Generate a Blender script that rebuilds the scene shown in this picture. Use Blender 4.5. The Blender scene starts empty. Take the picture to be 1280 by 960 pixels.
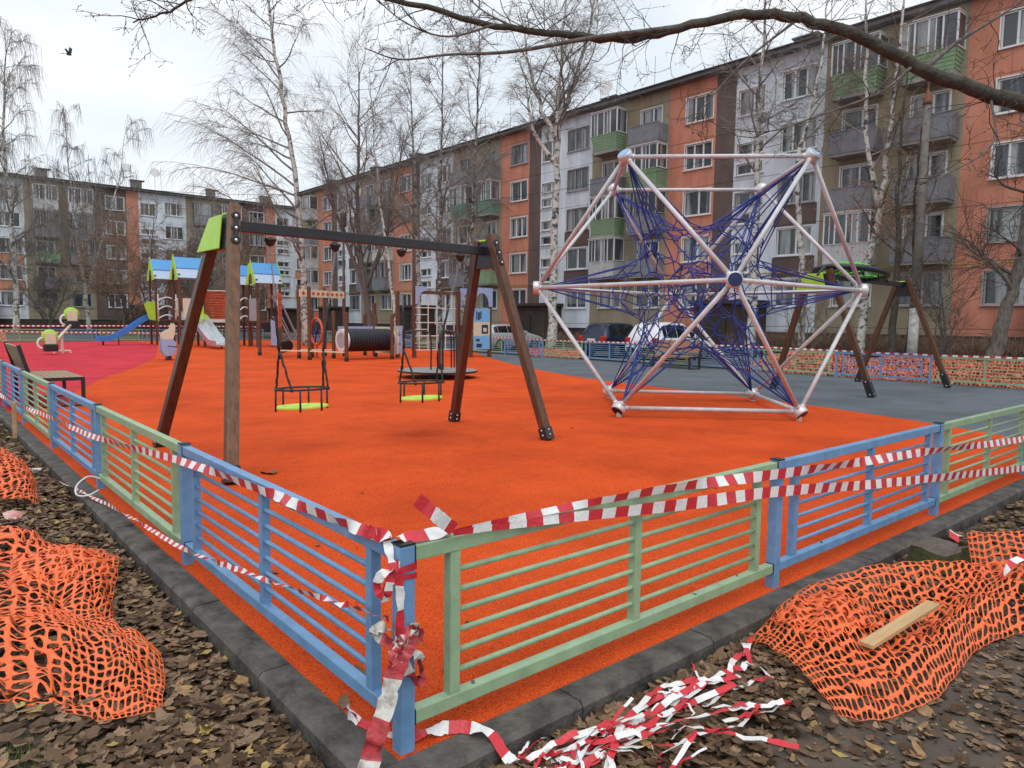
import bpy, math, random
from mathutils import Vector, Matrix, noise as mnoise
# ------------------------------------------------------------------ camera, world, sun, exposure
sc = bpy.context.scene
col = sc.collection
V = Vector
camd = bpy.data.cameras.new('camera'); cam = bpy.data.objects.new('camera', camd); col.objects.link(cam)
camd.sensor_fit = 'HORIZONTAL'; camd.sensor_width = 36.0; camd.lens = 891.642 / 1280 * 36
camd.clip_start = 0.05; camd.clip_end = 1500
_pit, _roll, _yaw = 0.0882593, 0.0123609, 0.8613801
_fw = V((math.cos(_yaw)*math.cos(_pit), math.sin(_yaw)*math.cos(_pit), -math.sin(_pit)))
_r0 = V((math.sin(_yaw), -math.cos(_yaw), 0)); _u0 = _r0.cross(_fw)
_rt = math.cos(_roll)*_r0 + math.sin(_roll)*_u0; _up = math.cos(_roll)*_u0 - math.sin(_roll)*_r0
m = Matrix((_rt, _up, -_fw)).transposed().to_4x4(); m.translation = V((-1.4182, -2.2753, 1.6736))
cam.matrix_world = m
sc.camera = cam
SUN_EL, SUN_AZ = math.radians(62), math.radians(215)
w = bpy.data.worlds.new('World'); sc.world = w; w.use_nodes = True
nt = w.node_tree; nt.nodes.clear()
wo = nt.nodes.new('ShaderNodeOutputWorld'); bg = nt.nodes.new('ShaderNodeBackground')
sky = nt.nodes.new('ShaderNodeTexSky'); sky.sky_type = 'NISHITA'; sky.sun_disc = False
sky.sun_elevation = SUN_EL; sky.sun_rotation = SUN_AZ
tc = nt.nodes.new('ShaderNodeTexCoord'); mp = nt.nodes.new('ShaderNodeMapping'); mp.inputs['Scale'].default_value = (1.6, 1.6, 4.0)
nz = nt.nodes.new('ShaderNodeTexNoise'); nz.inputs['Scale'].default_value = 1.6; nz.inputs['Detail'].default_value = 5
cr = nt.nodes.new('ShaderNodeValToRGB')
cr.color_ramp.elements[0].position = .36; cr.color_ramp.elements[0].color = (7.1, 7.75, 8.3, 1)
cr.color_ramp.elements[1].position = .62; cr.color_ramp.elements[1].color = (9.0, 9.25, 9.5, 1)
mx = nt.nodes.new('ShaderNodeMix'); mx.data_type = 'RGBA'; mx.inputs[0].default_value = .9
L = nt.links
L.new(tc.outputs['Generated'], mp.inputs[0]); L.new(mp.outputs[0], nz.inputs['Vector']); L.new(nz.outputs['Fac'], cr.inputs[0])
L.new(sky.outputs[0], mx.inputs[6]); L.new(cr.outputs[0], mx.inputs[7]); L.new(mx.outputs[2], bg.inputs['Color'])
bg.inputs['Strength'].default_value = 0.107
L.new(bg.outputs[0], wo.inputs[0])
sd = bpy.data.lights.new('sun', 'SUN'); sd.energy = 1.2; sd.angle = math.radians(50); sd.color = (1, .96, .9)
so = bpy.data.objects.new('sun', sd); col.objects.link(so)
so.rotation_euler = V((math.sin(SUN_AZ)*math.cos(SUN_EL), math.cos(SUN_AZ)*math.cos(SUN_EL), math.sin(SUN_EL))).to_track_quat('Z', 'Y').to_euler()
so.location = (-10, -10, 30)
sc.view_settings.view_transform = 'Standard'; sc.view_settings.look = 'None'
sc.view_settings.exposure = 0.2; sc.view_settings.gamma = 1.0
sc.render.engine = 'CYCLES'

# ------------------------------------------------------------------ materials
def nodes_of(name):
    mt = bpy.data.materials.new(name); mt.use_nodes = True
    t = mt.node_tree; b = t.nodes['Principled BSDF']
    return mt, t, b
def rgb(c): return (c[0], c[1], c[2], 1)
def pm(name, c, rough=.6, var=.18, scale=6, bump=.0, metal=0, c2=None, stretch=None, bscale=None, detail=6, spec=None):
    """general surface: base colour broken up by noise, optional bump"""
    mt, t, b = nodes_of(name)
    t1 = t.nodes.new('ShaderNodeTexCoord'); n = t.nodes.new('ShaderNodeTexNoise')
    n.inputs['Scale'].default_value = scale; n.inputs['Detail'].default_value = detail; n.inputs['Roughness'].default_value = .65
    src = t1.outputs['Object']
    if stretch:
        mp = t.nodes.new('ShaderNodeMapping'); mp.inputs['Scale'].default_value = stretch
        t.links.new(src, mp.inputs[0]); src = mp.outputs[0]
    t.links.new(src, n.inputs['Vector'])
    r = t.nodes.new('ShaderNodeValToRGB'); e = r.color_ramp.elements
    d = c2 or tuple(x*(1-var*1.6) for x in c); u = c if c2 else tuple(min(1, x*(1+var)) for x in c)
    e[0].position = .33; e[0].color = rgb(d); e[1].position = .67; e[1].color = rgb(u)
    t.links.new(n.outputs['Fac'], r.inputs[0]); t.links.new(r.outputs[0], b.inputs['Base Color'])
    b.inputs['Roughness'].default_value = rough; b.inputs['Metallic'].default_value = metal
    if spec is not None: b.inputs['Specular IOR Level'].default_value = spec
    if bump:
        n2 = t.nodes.new('ShaderNodeTexNoise'); n2.inputs['Scale'].default_value = bscale or scale*4; n2.inputs['Detail'].default_value = 5
        t.links.new(src, n2.inputs['Vector'])
        bp = t.nodes.new('ShaderNodeBump'); bp.inputs['Strength'].default_value = bump; bp.inputs['Distance'].default_value = .02
        t.links.new(n2.outputs['Fac'], bp.inputs['Height']); t.links.new(bp.outputs[0], b.inputs['Normal'])
    return mt
def rubber(name, c, dark, light):
    """poured rubber crumb: small granules of slightly different tone, broad faint staining"""
    mt, t, b = nodes_of(name)
    tcn = t.nodes.new('ShaderNodeTexCoord')
    vo = t.nodes.new('ShaderNodeTexVoronoi'); vo.inputs['Scale'].default_value = 190
    r = t.nodes.new('ShaderNodeValToRGB'); e = r.color_ramp.elements
    e[0].position = 0; e[0].color = rgb(dark); e[1].position = 1; e[1].color = rgb(light)
    k = r.color_ramp.elements.new(.28); k.color = rgb(c)
    sp = t.nodes.new('ShaderNodeSeparateColor')
    t.links.new(tcn.outputs['Object'], vo.inputs['Vector']); t.links.new(vo.outputs['Color'], sp.inputs[0]); t.links.new(sp.outputs[0], r.inputs[0])
    n = t.nodes.new('ShaderNodeTexNoise'); n.inputs['Scale'].default_value = .55; n.inputs['Detail'].default_value = 9; n.inputs['Roughness'].default_value = .7
    t.links.new(tcn.outputs['Object'], n.inputs['Vector'])
    r2 = t.nodes.new('ShaderNodeValToRGB'); r2.color_ramp.elements[0].position = .3; r2.color_ramp.elements[0].color = (.66, .63, .62, 1)
    r2.color_ramp.elements[1].position = .60; r2.color_ramp.elements[1].color = (1, 1, 1, 1)
    t.links.new(n.outputs['Fac'], r2.inputs[0])
    mu = t.nodes.new('ShaderNodeMix'); mu.data_type = 'RGBA'; mu.blend_type = 'MULTIPLY'; mu.inputs[0].default_value = 1
    t.links.new(r.outputs[0], mu.inputs[6]); t.links.new(r2.outputs[0], mu.inputs[7]); t.links.new(mu.outputs[2], b.inputs['Base Color'])
    b.inputs['Roughness'].default_value = .85; b.inputs['Specular IOR Level'].default_value = .1
    bp = t.nodes.new('ShaderNodeBump'); bp.inputs['Strength'].default_value = .7; bp.inputs['Distance'].default_value = .006
    t.links.new(vo.outputs['Distance'], bp.inputs['Height']); t.links.new(bp.outputs[0], b.inputs['Normal'])
    return mt
def facade(name, c, floor=2.7, z0=1.55, var=.15):
    """large concrete panels: tinted paint, dark joint each storey, streaks"""
    mt, t, b = nodes_of(name)
    N = t.nodes.new; K = t.links.new
    tcn = N('ShaderNodeTexCoord'); sx = N('ShaderNodeSeparateXYZ'); K(tcn.outputs['Object'], sx.inputs[0])
    def math_(op, a, bb):
        q = N('ShaderNodeMath'); q.operation = op
        for i, s in enumerate((a, bb)):
            if isinstance(s, (int, float)): q.inputs[i].default_value = s
            else: K(s, q.inputs[i])
        return q.outputs[0]
    f1 = math_('ABSOLUTE', math_('SUBTRACT', math_('FRACT', math_('DIVIDE', math_('SUBTRACT', sx.outputs[2], z0), floor), 0), .5), 0)
    jz = math_('GREATER_THAN', f1, .4915)
    f2 = math_('ABSOLUTE', math_('SUBTRACT', math_('FRACT', math_('DIVIDE', sx.outputs[0], 3.19), 0), .5), 0)
    jx = math_('GREATER_THAN', f2, .494)
    j = math_('MAXIMUM', jz, math_('MULTIPLY', jx, .6))
    n = N('ShaderNodeTexNoise'); n.inputs['Scale'].default_value = .9; n.inputs['Detail'].default_value = 8; n.inputs['Roughness'].default_value = .7
    mp = N('ShaderNodeMapping'); mp.inputs['Scale'].default_value = (1.4, 1, .35)
    K(tcn.outputs['Object'], mp.inputs[0]); K(mp.outputs[0], n.inputs['Vector'])
    r = N('ShaderNodeValToRGB'); e = r.color_ramp.elements
    e[0].position = .3; e[0].color = rgb(tuple(x*(1-2*var) for x in c)); e[1].position = .7; e[1].color = rgb(tuple(x*(1+var) for x in c))
    K(n.outputs['Fac'], r.inputs[0])
    mu = N('ShaderNodeMix'); mu.data_type = 'RGBA'; K(math_('MULTIPLY', j, .62), mu.inputs[0]); K(r.outputs[0], mu.inputs[6]); mu.inputs[7].default_value = rgb((c[0]*.22, c[1]*.22, c[2]*.25))
    K(mu.outputs[2], b.inputs['Base Color']); b.inputs['Roughness'].default_value = .85
    n2 = N('ShaderNodeTexNoise'); n2.inputs['Scale'].default_value = 30; K(tcn.outputs['Object'], n2.inputs['Vector'])
    bp = N('ShaderNodeBump'); bp.inputs['Strength'].default_value = .25; bp.inputs['Distance'].default_value = .01
    K(n2.outputs['Fac'], bp.inputs['Height']); K(bp.outputs[0], b.inputs['Normal'])
    return mt
def pane_mat(name, dark=(.035, .045, .055), curt=(.33, .35, .36)):
    """window glass with a random curtain behind it, different for each pane object"""
    mt, t, b = nodes_of(name)
    N = t.nodes.new; K = t.links.new
    tcn = N('ShaderNodeTexCoord'); oi = N('ShaderNodeObjectInfo')
    mp = N('ShaderNodeMapping'); mp.inputs['Scale'].default_value = (3.2, 3.2, .22)
    cx = N('ShaderNodeCombineXYZ')
    mm = N('ShaderNodeMath'); mm.operation = 'MULTIPLY'; mm.inputs[1].default_value = 73
    K(oi.outputs['Random'], mm.inputs[0]); K(mm.outputs[0], cx.inputs[0]); K(mm.outputs[0], cx.inputs[1])
    ad = N('ShaderNodeVectorMath'); ad.operation = 'ADD'
    K(tcn.outputs['Object'], mp.inputs[0]); K(mp.outputs[0], ad.inputs[0]); K(cx.outputs[0], ad.inputs[1])
    n = N('ShaderNodeTexNoise'); n.inputs['Scale'].default_value = .55; n.inputs['Detail'].default_value = 5
    K(ad.outputs[0], n.inputs['Vector'])
    r = N('ShaderNodeValToRGB'); e = r.color_ramp.elements
    e[0].position = .50; e[0].color = rgb(dark); e[1].position = .61; e[1].color = rgb(curt)
    K(n.outputs['Fac'], r.inputs[0]); K(r.outputs[0], b.inputs['Base Color'])
    b.inputs['Roughness'].default_value = .06; b.inputs['Specular IOR Level'].default_value = .6
    return mt
def stripes(name, period, a=(.62, .03, .045), bb=(.82, .82, .82), dirt=.05, trans=.25):
    mt, t, b = nodes_of(name)
    N = t.nodes.new; K = t.links.new
    uv = N('ShaderNodeUVMap'); sx = N('ShaderNodeSeparateXYZ'); K(uv.outputs[0], sx.inputs[0])
    d = N('ShaderNodeMath'); d.operation = 'DIVIDE'; d.inputs[1].default_value = period; K(sx.outputs[0], d.inputs[0])
    f = N('ShaderNodeMath'); f.operation = 'FRACT'; K(d.outputs[0], f.inputs[0])
    g = N('ShaderNodeMath'); g.operation = 'GREATER_THAN'; g.inputs[1].default_value = .5; K(f.outputs[0], g.inputs[0])
    mu = N('ShaderNodeMix'); mu.data_type = 'RGBA'; K(g.outputs[0], mu.inputs[0]); mu.inputs[6].default_value = rgb(a); mu.inputs[7].default_value = rgb(bb)
    tcn = N('ShaderNodeTexCoord'); n = N('ShaderNodeTexNoise'); n.inputs['Scale'].default_value = 22; n.inputs['Detail'].default_value = 6; K(tcn.outputs['Object'], n.inputs['Vector'])
    r = N('ShaderNodeValToRGB'); r.color_ramp.elements[0].position = .3; r.color_ramp.elements[0].color = (1-dirt*2, 1-dirt*2.1, 1-dirt*2.3, 1); r.color_ramp.elements[1].position = .55; r.color_ramp.elements[1].color = (1, 1, 1, 1)
    K(n.outputs['Fac'], r.inputs[0])
    m2 = N('ShaderNodeMix'); m2.data_type = 'RGBA'; m2.blend_type = 'MULTIPLY'; m2.inputs[0].default_value = 1; K(mu.outputs[2], m2.inputs[6]); K(r.outputs[0], m2.inputs[7])
    K(m2.outputs[2], b.inputs['Base Color']); b.inputs['Roughness'].default_value = .38
    n3 = N('ShaderNodeTexNoise'); n3.inputs['Scale'].default_value = 60; K(tcn.outputs['Object'], n3.inputs['Vector'])
    bp = N('ShaderNodeBump'); bp.inputs['Strength'].default_value = .35; bp.inputs['Distance'].default_value = .01; K(n3.outputs['Fac'], bp.inputs['Height']); K(bp.outputs[0], b.inputs['Normal'])
    return mt
def wood(name, c, c2, axis='Z', rough=.55, sc_=9):
    s = {'Z': (sc_, sc_, .6), 'X': (.6, sc_, sc_), 'Y': (sc_, .6, sc_)}[axis]
    return pm(name, c, rough, scale=2.2, c2=c2, stretch=s, bump=.25, bscale=3, detail=8)
def birch_mat(name, pale=(.56, .54, .5), dark=(.06, .055, .05), th=.485):
    mt, t, b = nodes_of(name)
    N = t.nodes.new; K = t.links.new
    tcn = N('ShaderNodeTexCoord'); mp = N('ShaderNodeMapping'); mp.inputs['Scale'].default_value = (2.6, 2.6, 3.4); K(tcn.outputs['Object'], mp.inputs[0])
    n = N('ShaderNodeTexNoise'); n.inputs['Scale'].default_value = 1.3; n.inputs['Detail'].default_value = 7; n.inputs['Roughness'].default_value = .7; K(mp.outputs[0], n.inputs['Vector'])
    r = N('ShaderNodeValToRGB'); e = r.color_ramp.elements
    e[0].position = th-.07; e[0].color = rgb(dark); e[1].position = th+.03; e[1].color = rgb(pale)
    K(n.outputs['Fac'], r.inputs[0]); K(r.outputs[0], b.inputs['Base Color']); b.inputs['Roughness'].default_value = .85
    return mt

M = {}
M['orange'] = rubber('orange_rubber', (.72, .078, .011), (.33, .03, .008), (.82, .13, .03))
M['pink'] = rubber('crimson_rubber', (.62, .038, .058), (.44, .024, .04), (.70, .065, .09))
M['grey'] = rubber('grey_rubber', (.125, .15, .175), (.08, .095, .115), (.19, .215, .24))
M['kerb'] = pm('kerb_concrete', (.135, .124, .11), .7, scale=6, c2=(.032, .029, .026), bump=.5, bscale=40)
M['soil'] = pm('wet_soil', (.12, .088, .065), .85, scale=1.8, c2=(.045, .033, .025), bump=1.0, bscale=14, detail=9)
M['lawn'] = pm('winter_lawn', (.085, .10, .04), .95, scale=.8, c2=(.06, .05, .03), bump=.8, bscale=20)
M['asphalt'] = pm('asphalt', (.075, .075, .078), .75, scale=.6, c2=(.045, .046, .05), bump=.3, bscale=60)
M['leafs'] = None
M['fblue'] = pm('blue_powder_coat', (.15, .31, .53), .38, var=.11, scale=9)
M['fgreen'] = pm('green_powder_coat', (.30, .435, .265), .4, var=.11, scale=9)
M['cap'] = pm('black_plastic', (.012, .012, .013), .5, var=.2)
M['black'] = pm('black_steel', (.018, .018, .02), .4, var=.2, scale=12)
M['blackbeam'] = pm('black_painted_beam', (.02, .021, .026), .38, var=.25, scale=9)
M['lime'] = pm('lime_plastic', (.40, .68, .045), .42, var=.06, scale=3)
M['limeseat'] = pm('lime_seat_plastic', (.55, .82, .10), .45, var=.06, scale=8)
M['post'] = wood('weathered_post_wood', (.205, .105, .052), (.09, .044, .022))
M['leg'] = wood('red_brown_stained_wood', (.105, .036, .02), (.045, .015, .009), rough=.4)
M['leg2'] = wood('brown_stained_wood', (.13, .058, .028), (.055, .023, .012), rough=.45)
M['tpost'] = wood('tower_post_wood', (.15, .062, .032), (.07, .028, .016))
M['silver'] = pm('silver_painted_tube', (.58, .58, .60), .5, var=.1, scale=7, metal=.15)
M['hub'] = pm('silver_hub', (.62, .62, .64), .35, var=.08, scale=8, metal=.4)
M['hubcap'] = pm('navy_cap', (.012, .02, .10), .35, var=.1)
M['hubcapl'] = pm('pale_blue_cap', (.28, .42, .68), .35, var=.1)
M['rope'] = pm('blue_rope', (.020, .045, .27), .7, var=.35, scale=30)
M['bluep'] = pm('blue_plastic', (.045, .20, .58), .35, var=.07)
M['roofb'] = pm('blue_roof_sheet', (.10, .36, .74), .4, var=.05)
M['roofl'] = pm('pale_blue_sheet', (.45, .60, .78), .4, var=.05)
M['steel'] = pm('stainless_steel', (.72, .75, .78), .22, var=.05, metal=.85)
M['greyp'] = pm('grey_sheet', (.30, .32, .36), .45, var=.08)
M['lilac'] = pm('lilac_sheet', (.33, .40, .62), .45, var=.06)
M['cream'] = pm('cream_sheet', (.66, .58, .43), .5, var=.06)
M['whitep'] = pm('white_paint', (.72, .72, .72), .45, var=.06)
M['wrope'] = pm('white_rope', (.66, .62, .56), .7, var=.1)
M['red'] = pm('red_plastic', (.56, .075, .03), .4, var=.1)
M['rednet'] = pm('red_rope', (.55, .10, .04), .6, var=.2)
M['tunnel'] = pm('black_corrugated_plastic', (.02, .022, .03), .38, var=.1)
M['onet'] = pm('orange_mesh_plastic', (.86, .15, .035), .42, var=.12, scale=14)
M['onetfar'] = pm('orange_mesh_plastic_faded', (.60, .15, .075), .5, var=.25, scale=6)
M['tape'] = stripes('barrier_tape_red_white', .19)
M['tapeheap'] = stripes('barrier_tape_discarded', .26, dirt=.1)
M['tapedirty'] = stripes('barrier_tape_muddy', .30, a=(.50, .05, .06), bb=(.62, .59, .55), dirt=.26)
M['tapethin'] = stripes('barrier_tape_twisted', .11, dirt=.15)
M['tapefar'] = stripes('barrier_tape_far', .26, dirt=.05)
M['plank'] = wood('fresh_pine', (.60, .40, .20), (.40, .25, .11), axis='X')
M['bwood'] = wood('bench_slats', (.40, .27, .16), (.23, .145, .085), axis='X')
M['bwoodr'] = wood('orange_brown_slats', (.38, .19, .09), (.24, .11, .05), axis='X')
M['bark'] = pm('dark_bark', (.19, .165, .145), .9, scale=5, c2=(.06, .052, .046), stretch=(3, 3, .8), bump=.8, bscale=8)
M['barkg'] = pm('mossy_bark', (.095, .085, .062), .9, scale=5, c2=(.03, .025, .022), bump=1.0, bscale=26)
M['limbg'] = pm('grey_brown_limb', (.22, .195, .175), .9, scale=4)
M['twig'] = pm('dark_twig', (.085, .07, .06), .9, scale=3)
M['twigg'] = pm('grey_twig', (.25, .225, .205), .9, scale=3)
M['twigr'] = pm('russet_twig', (.25, .165, .12), .9, scale=3)
M['birch'] = birch_mat('birch_bark'); M['birchd'] = birch_mat('birch_bark_dark', pale=(.44, .42, .39), th=.55)
M['moss'] = pm('moss', (.07, .085, .025), .95, scale=9, c2=(.035, .03, .018), bump=.9, bscale=30)
M['pipe'] = pm('yellow_gas_pipe', (.42, .27, .05), .5)
M['conc'] = pm('pale_concrete', (.36, .35, .33), .85, scale=3, c2=(.22, .21, .2), bump=.3)
M['conc2'] = pm('grey_pole_concrete', (.20, .185, .165), .85, scale=3, c2=(.12, .11, .10), bump=.3)
M['roofing'] = pm('dark_roof_felt', (.055, .055, .06), .85, scale=1.5, bump=.3)
M['fascia'] = pm('eave_board', (.14, .14, .145), .8, scale=2)
M['W_or'] = facade('terracotta_panels', (.62, .25, .165)); M['W_br'] = facade('umber_panels', (.14, .098, .088))
M['W_wh'] = facade('pale_blue_white_panels', (.70, .76, .84)); M['W_ta'] = facade('khaki_panels', (.33, .28, .195))
M['plinth'] = pm('dark_brown_plinth', (.06, .042, .037), .9, scale=1.4, bump=.3)
M['frame'] = pm('white_upvc', (.74, .75, .76), .4, var=.05)
M['frameg'] = pm('old_grey_wood_frame', (.36, .36, .36), .6, var=.15)
M['pane'] = pane_mat('window_glass'); M['pane2'] = pane_mat('window_glass_net_curtain', (.06, .07, .08), (.30, .31, .32))
M['balg'] = pm('green_corrugated_panel', (.24, .37, .22), .6, scale=1.2, var=.12)
M['balt'] = pm('teal_panel', (.16, .34, .27), .6, scale=1.2, var=.12)
M['balgrey'] = pm('grey_balcony_panel', (.22, .23, .26), .7, scale=1.5, var=.16)
M['balw'] = pm('white_balcony_panel', (.55, .55, .55), .7, scale=1.5, var=.16)
M['door'] = pm('dark_brown_steel_door', (.03, .022, .02), .5, scale=3)
M['carw'] = pm('white_car_paint', (.72, .73, .75), .18, var=.02); M['card'] = pm('navy_car_paint', (.012, .02, .05), .15, var=.05)
M['cars'] = pm('silver_car_paint', (.55, .58, .62), .2, var=.03, metal=.3)
M['glass'] = pm('car_glass', (.012, .015, .018), .05, var=.1); M['tyre'] = pm('tyre_rubber', (.015, .015, .016), .8)
M['rim'] = pm('alloy_rim', (.45, .47, .5), .3, metal=.7); M['tail'] = pm('red_tail_light', (.5, .02, .02), .15, var=.1)
M['bird'] = pm('dark_feathers', (.03, .03, .032), .8)
M['gwhite'] = pm('white_pvc_tube', (.7, .7, .7), .4)
M['letters'] = pm('dark_panel_print', (.03, .03, .06), .5)
M['blueinfo'] = pm('sky_blue_board', (.20, .45, .76), .45, var=.05)
M['rail'] = pm('grey_galvanised', (.30, .31, .33), .4, metal=.5)

# ------------------------------------------------------------------ mesh helpers
class MB:
    def __init__(s): s.v = []; s.f = []; s.uv = []; s.hasuv = False
    def add(s, vs, fs, uvs=None):
        k = len(s.v); s.v += [tuple(p) for p in vs]; s.f += [tuple(i+k for i in f) for f in fs]
        if uvs: s.hasuv = True; s.uv += list(uvs)
        else: s.uv += [(0, 0)]*len(vs)
        return s
    def box(s, x0, x1, y0, y1, z0, z1):
        return s.add([(x0, y0, z0), (x1, y0, z0), (x1, y1, z0), (x0, y1, z0), (x0, y0, z1), (x1, y0, z1), (x1, y1, z1), (x0, y1, z1)],
                     [(3, 2, 1, 0), (4, 5, 6, 7), (0, 1, 5, 4), (1, 2, 6, 5), (2, 3, 7, 6), (3, 0, 4, 7)])
    def bar(s, p, q, w, h=None, up=(0, 0, 1)):
        """square bar from p to q; w across, h along 'up'"""
        p, q = V(p), V(q); h = h or w; d = (q-p).normalized(); u = V(up)
        if abs(d.dot(u)) > .98: u = V((0, 1, 0))
        x = d.cross(u).normalized(); u = x.cross(d).normalized(); a, b = x*w/2, u*h/2
        return s.add([p-a-b, p+a-b, p+a+b, p-a+b, q-a-b, q+a-b, q+a+b, q-a+b],
                     [(0, 1, 2, 3), (7, 6, 5, 4), (0, 4, 5, 1), (1, 5, 6, 2), (2, 6, 7, 3), (3, 7, 4, 0)])
    def tube(s, pts, r, n=6, cap=True, closed=False):
        pts = [V(p) for p in pts]; m = len(pts); rs = r if isinstance(r, (list, tuple)) else [r]*m
        vs = []; prev = None
        for i, p in enumerate(pts):
            if closed: d = pts[(i+1) % m]-pts[i-1]
            else: d = pts[min(i+1, m-1)]-pts[max(i-1, 0)]
            d = d.normalized() if d.length > 1e-9 else V((0, 0, 1))
            if prev is None:
                a = V((0, 0, 1)) if abs(d.z) < .9 else V((1, 0, 0))
                x = d.cross(a).normalized()
            else:
                x = prev-d*prev.dot(d)
                x = x.normalized() if x.length > 1e-6 else d.orthogonal().normalized()
            prev = x; y = d.cross(x)
            for k in range(n):
                a = 2*math.pi*k/n
                vs.append(p+(x*math.cos(a)+y*math.sin(a))*rs[i])
        fs = []
        for i in range(m if closed else m-1):
            j = (i+1) % m
            for k in range(n): fs.append((i*n+k, i*n+(k+1) % n, j*n+(k+1) % n, j*n+k))
        if cap and not closed: fs += [tuple(range(n-1, -1, -1)), tuple(range((m-1)*n, m*n))]
        return s.add(vs, fs)
    def cyl(s, p, q, r, n=12, r2=None): return s.tube([p, q], [r, r if r2 is None else r2], n)
    def lathe(s, c, axis, prof, n=16):
        """prof: list of (radius, distance along axis)"""
        c = V(c); d = V(axis).normalized(); x = d.orthogonal().normalized(); y = d.cross(x); vs = []; fs = []
        for r, h in prof:
            for k in range(n):
                a = 2*math.pi*k/n; vs.append(c+d*h+(x*math.cos(a)+y*math.sin(a))*max(r, 1e-4))
        for i in range(len(prof)-1):
            for k in range(n): fs.append((i*n+k, i*n+(k+1) % n, (i+1)*n+(k+1) % n, (i+1)*n+k))
        fs += [tuple(range(n-1, -1, -1)), tuple(range((len(prof)-1)*n, len(prof)*n))]
        return s.add(vs, fs)
    def ball(s, c, r, n=12, sc=(1, 1, 1)):
        c = V(c); vs = []; fs = []; m = n//2
        for i in range(m+1):
            t = math.pi*i/m
            for k in range(n):
                a = 2*math.pi*k/n; vs.append((c.x+r*sc[0]*math.sin(t)*math.cos(a), c.y+r*sc[1]*math.sin(t)*math.sin(a), c.z+r*sc[2]*math.cos(t)))
        for i in range(m):
            for k in range(n): fs.append((i*n+k, (i+1)*n+k, (i+1)*n+(k+1) % n, i*n+(k+1) % n))
        return s.add(vs, fs)
    def prism(s, poly, d, o=(0, 0, 0), ax=((1, 0, 0), (0, 0, 1))):
        """2-D outline in the plane spanned by ax, thickness vector d"""
        o = V(o); a, b = V(ax[0]), V(ax[1]); d = V(d); n = len(poly)
        vs = [o+a*x+b*y for x, y in poly]+[o+a*x+b*y+d for x, y in poly]
        return s.add(vs, [tuple(range(n)), tuple(range(2*n-1, n-1, -1))]+[((i+1) % n, i, n+i, n+(i+1) % n) for i in range(n)])
    def ribbon(s, pts, w, side=(0, 0, 1), u0=0):
        """tape: side = one vector or one per point"""
        pts = [V(p) for p in pts]; vs = []; uv = []; u = u0
        for i, p in enumerate(pts):
            if i: u += (p-pts[i-1]).length
            sd_ = V(side[i]) if isinstance(side, list) else V(side)
            ww = w[i] if isinstance(w, list) else w
            vs += [p-sd_*ww/2, p+sd_*ww/2]; uv += [(u, 0), (u, 1)]
        return s.add(vs, [(2*i, 2*i+1, 2*i+3, 2*i+2) for i in range(len(pts)-1)], uv)
    def mesh(s, name, mat, smooth=False):
        me = bpy.data.meshes.new(name); me.from_pydata(s.v, [], s.f)
        if s.hasuv:
            ul = me.uv_layers.new(name='UVMap')
            for lp in me.loops: ul.data[lp.index].uv = s.uv[lp.vertex_index]
        if mat: me.materials.append(mat)
        if smooth: me.polygons.foreach_set('use_smooth', [True]*len(me.polygons))
        me.update(); return me
    def build(s, name, mat, parent=None, o=(0, 0, 0), smooth=False, bevel=0):
        o = V(o)
        if o.length > 0: s.v = [(x-o.x, y-o.y, z-o.z) for x, y, z in s.v]
        ob = bpy.data.objects.new(name, s.mesh(name, mat, smooth)); col.objects.link(ob)
        if parent: ob.parent = parent
        if bevel:
            b = ob.modifiers.new('bevel', 'BEVEL'); b.width = bevel; b.segments = 2; b.limit_method = 'ANGLE'; b.angle_limit = .6
        return ob
def tag(o, label=None, cat=None, group=None, kind=None):
    for k, v in (('label', label), ('category', cat), ('group', group), ('kind', kind)):
        if v: o[k] = v
    return o
def thing(name, label, cat, loc=(0, 0, 0), rz=0, group=None):
    o = bpy.data.objects.new(name, None); o.empty_display_size = .2; col.objects.link(o)
    o.location = loc; o.rotation_euler = (0, 0, rz); return tag(o, label, cat, group)
def inst(name, me, parent, loc=(0, 0, 0), rz=0):
    o = bpy.data.objects.new(name, me); col.objects.link(o); o.parent = parent; o.location = loc; o.rotation_euler = (0, 0, rz); return o
def copy_tree(o, parent=None):
    c = o.copy(); col.objects.link(c); c.parent = parent
    for ch in list(o.children): copy_tree(ch, c)
    return c
def spline(pts, n=8):
    """Catmull-Rom through 3-D points"""
    P = [V(p) for p in pts]; P = [2*P[0]-P[1]]+P+[2*P[-1]-P[-2]]; out = []
    for i in range(1, len(P)-2):
        a, b, c, d = P[i-1:i+3]
        for k in range(n):
            t = k/n
            out.append(.5*((2*b)+(c-a)*t+(2*a-5*b+4*c-d)*t*t+(3*b-a-3*c+d)*t**3))
    return out+[P[-2]]
# ------------------------------------------------------------------ ground and surfaces
rnd = random.Random(7)
def sheet(name, poly, z, mat, kind='structure', o=(0, 0)):
    mb = MB(); mb.add([(x, y, z) for x, y in poly], [tuple(range(len(poly)))])
    return tag(mb.build(name, mat), kind=kind)
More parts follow.
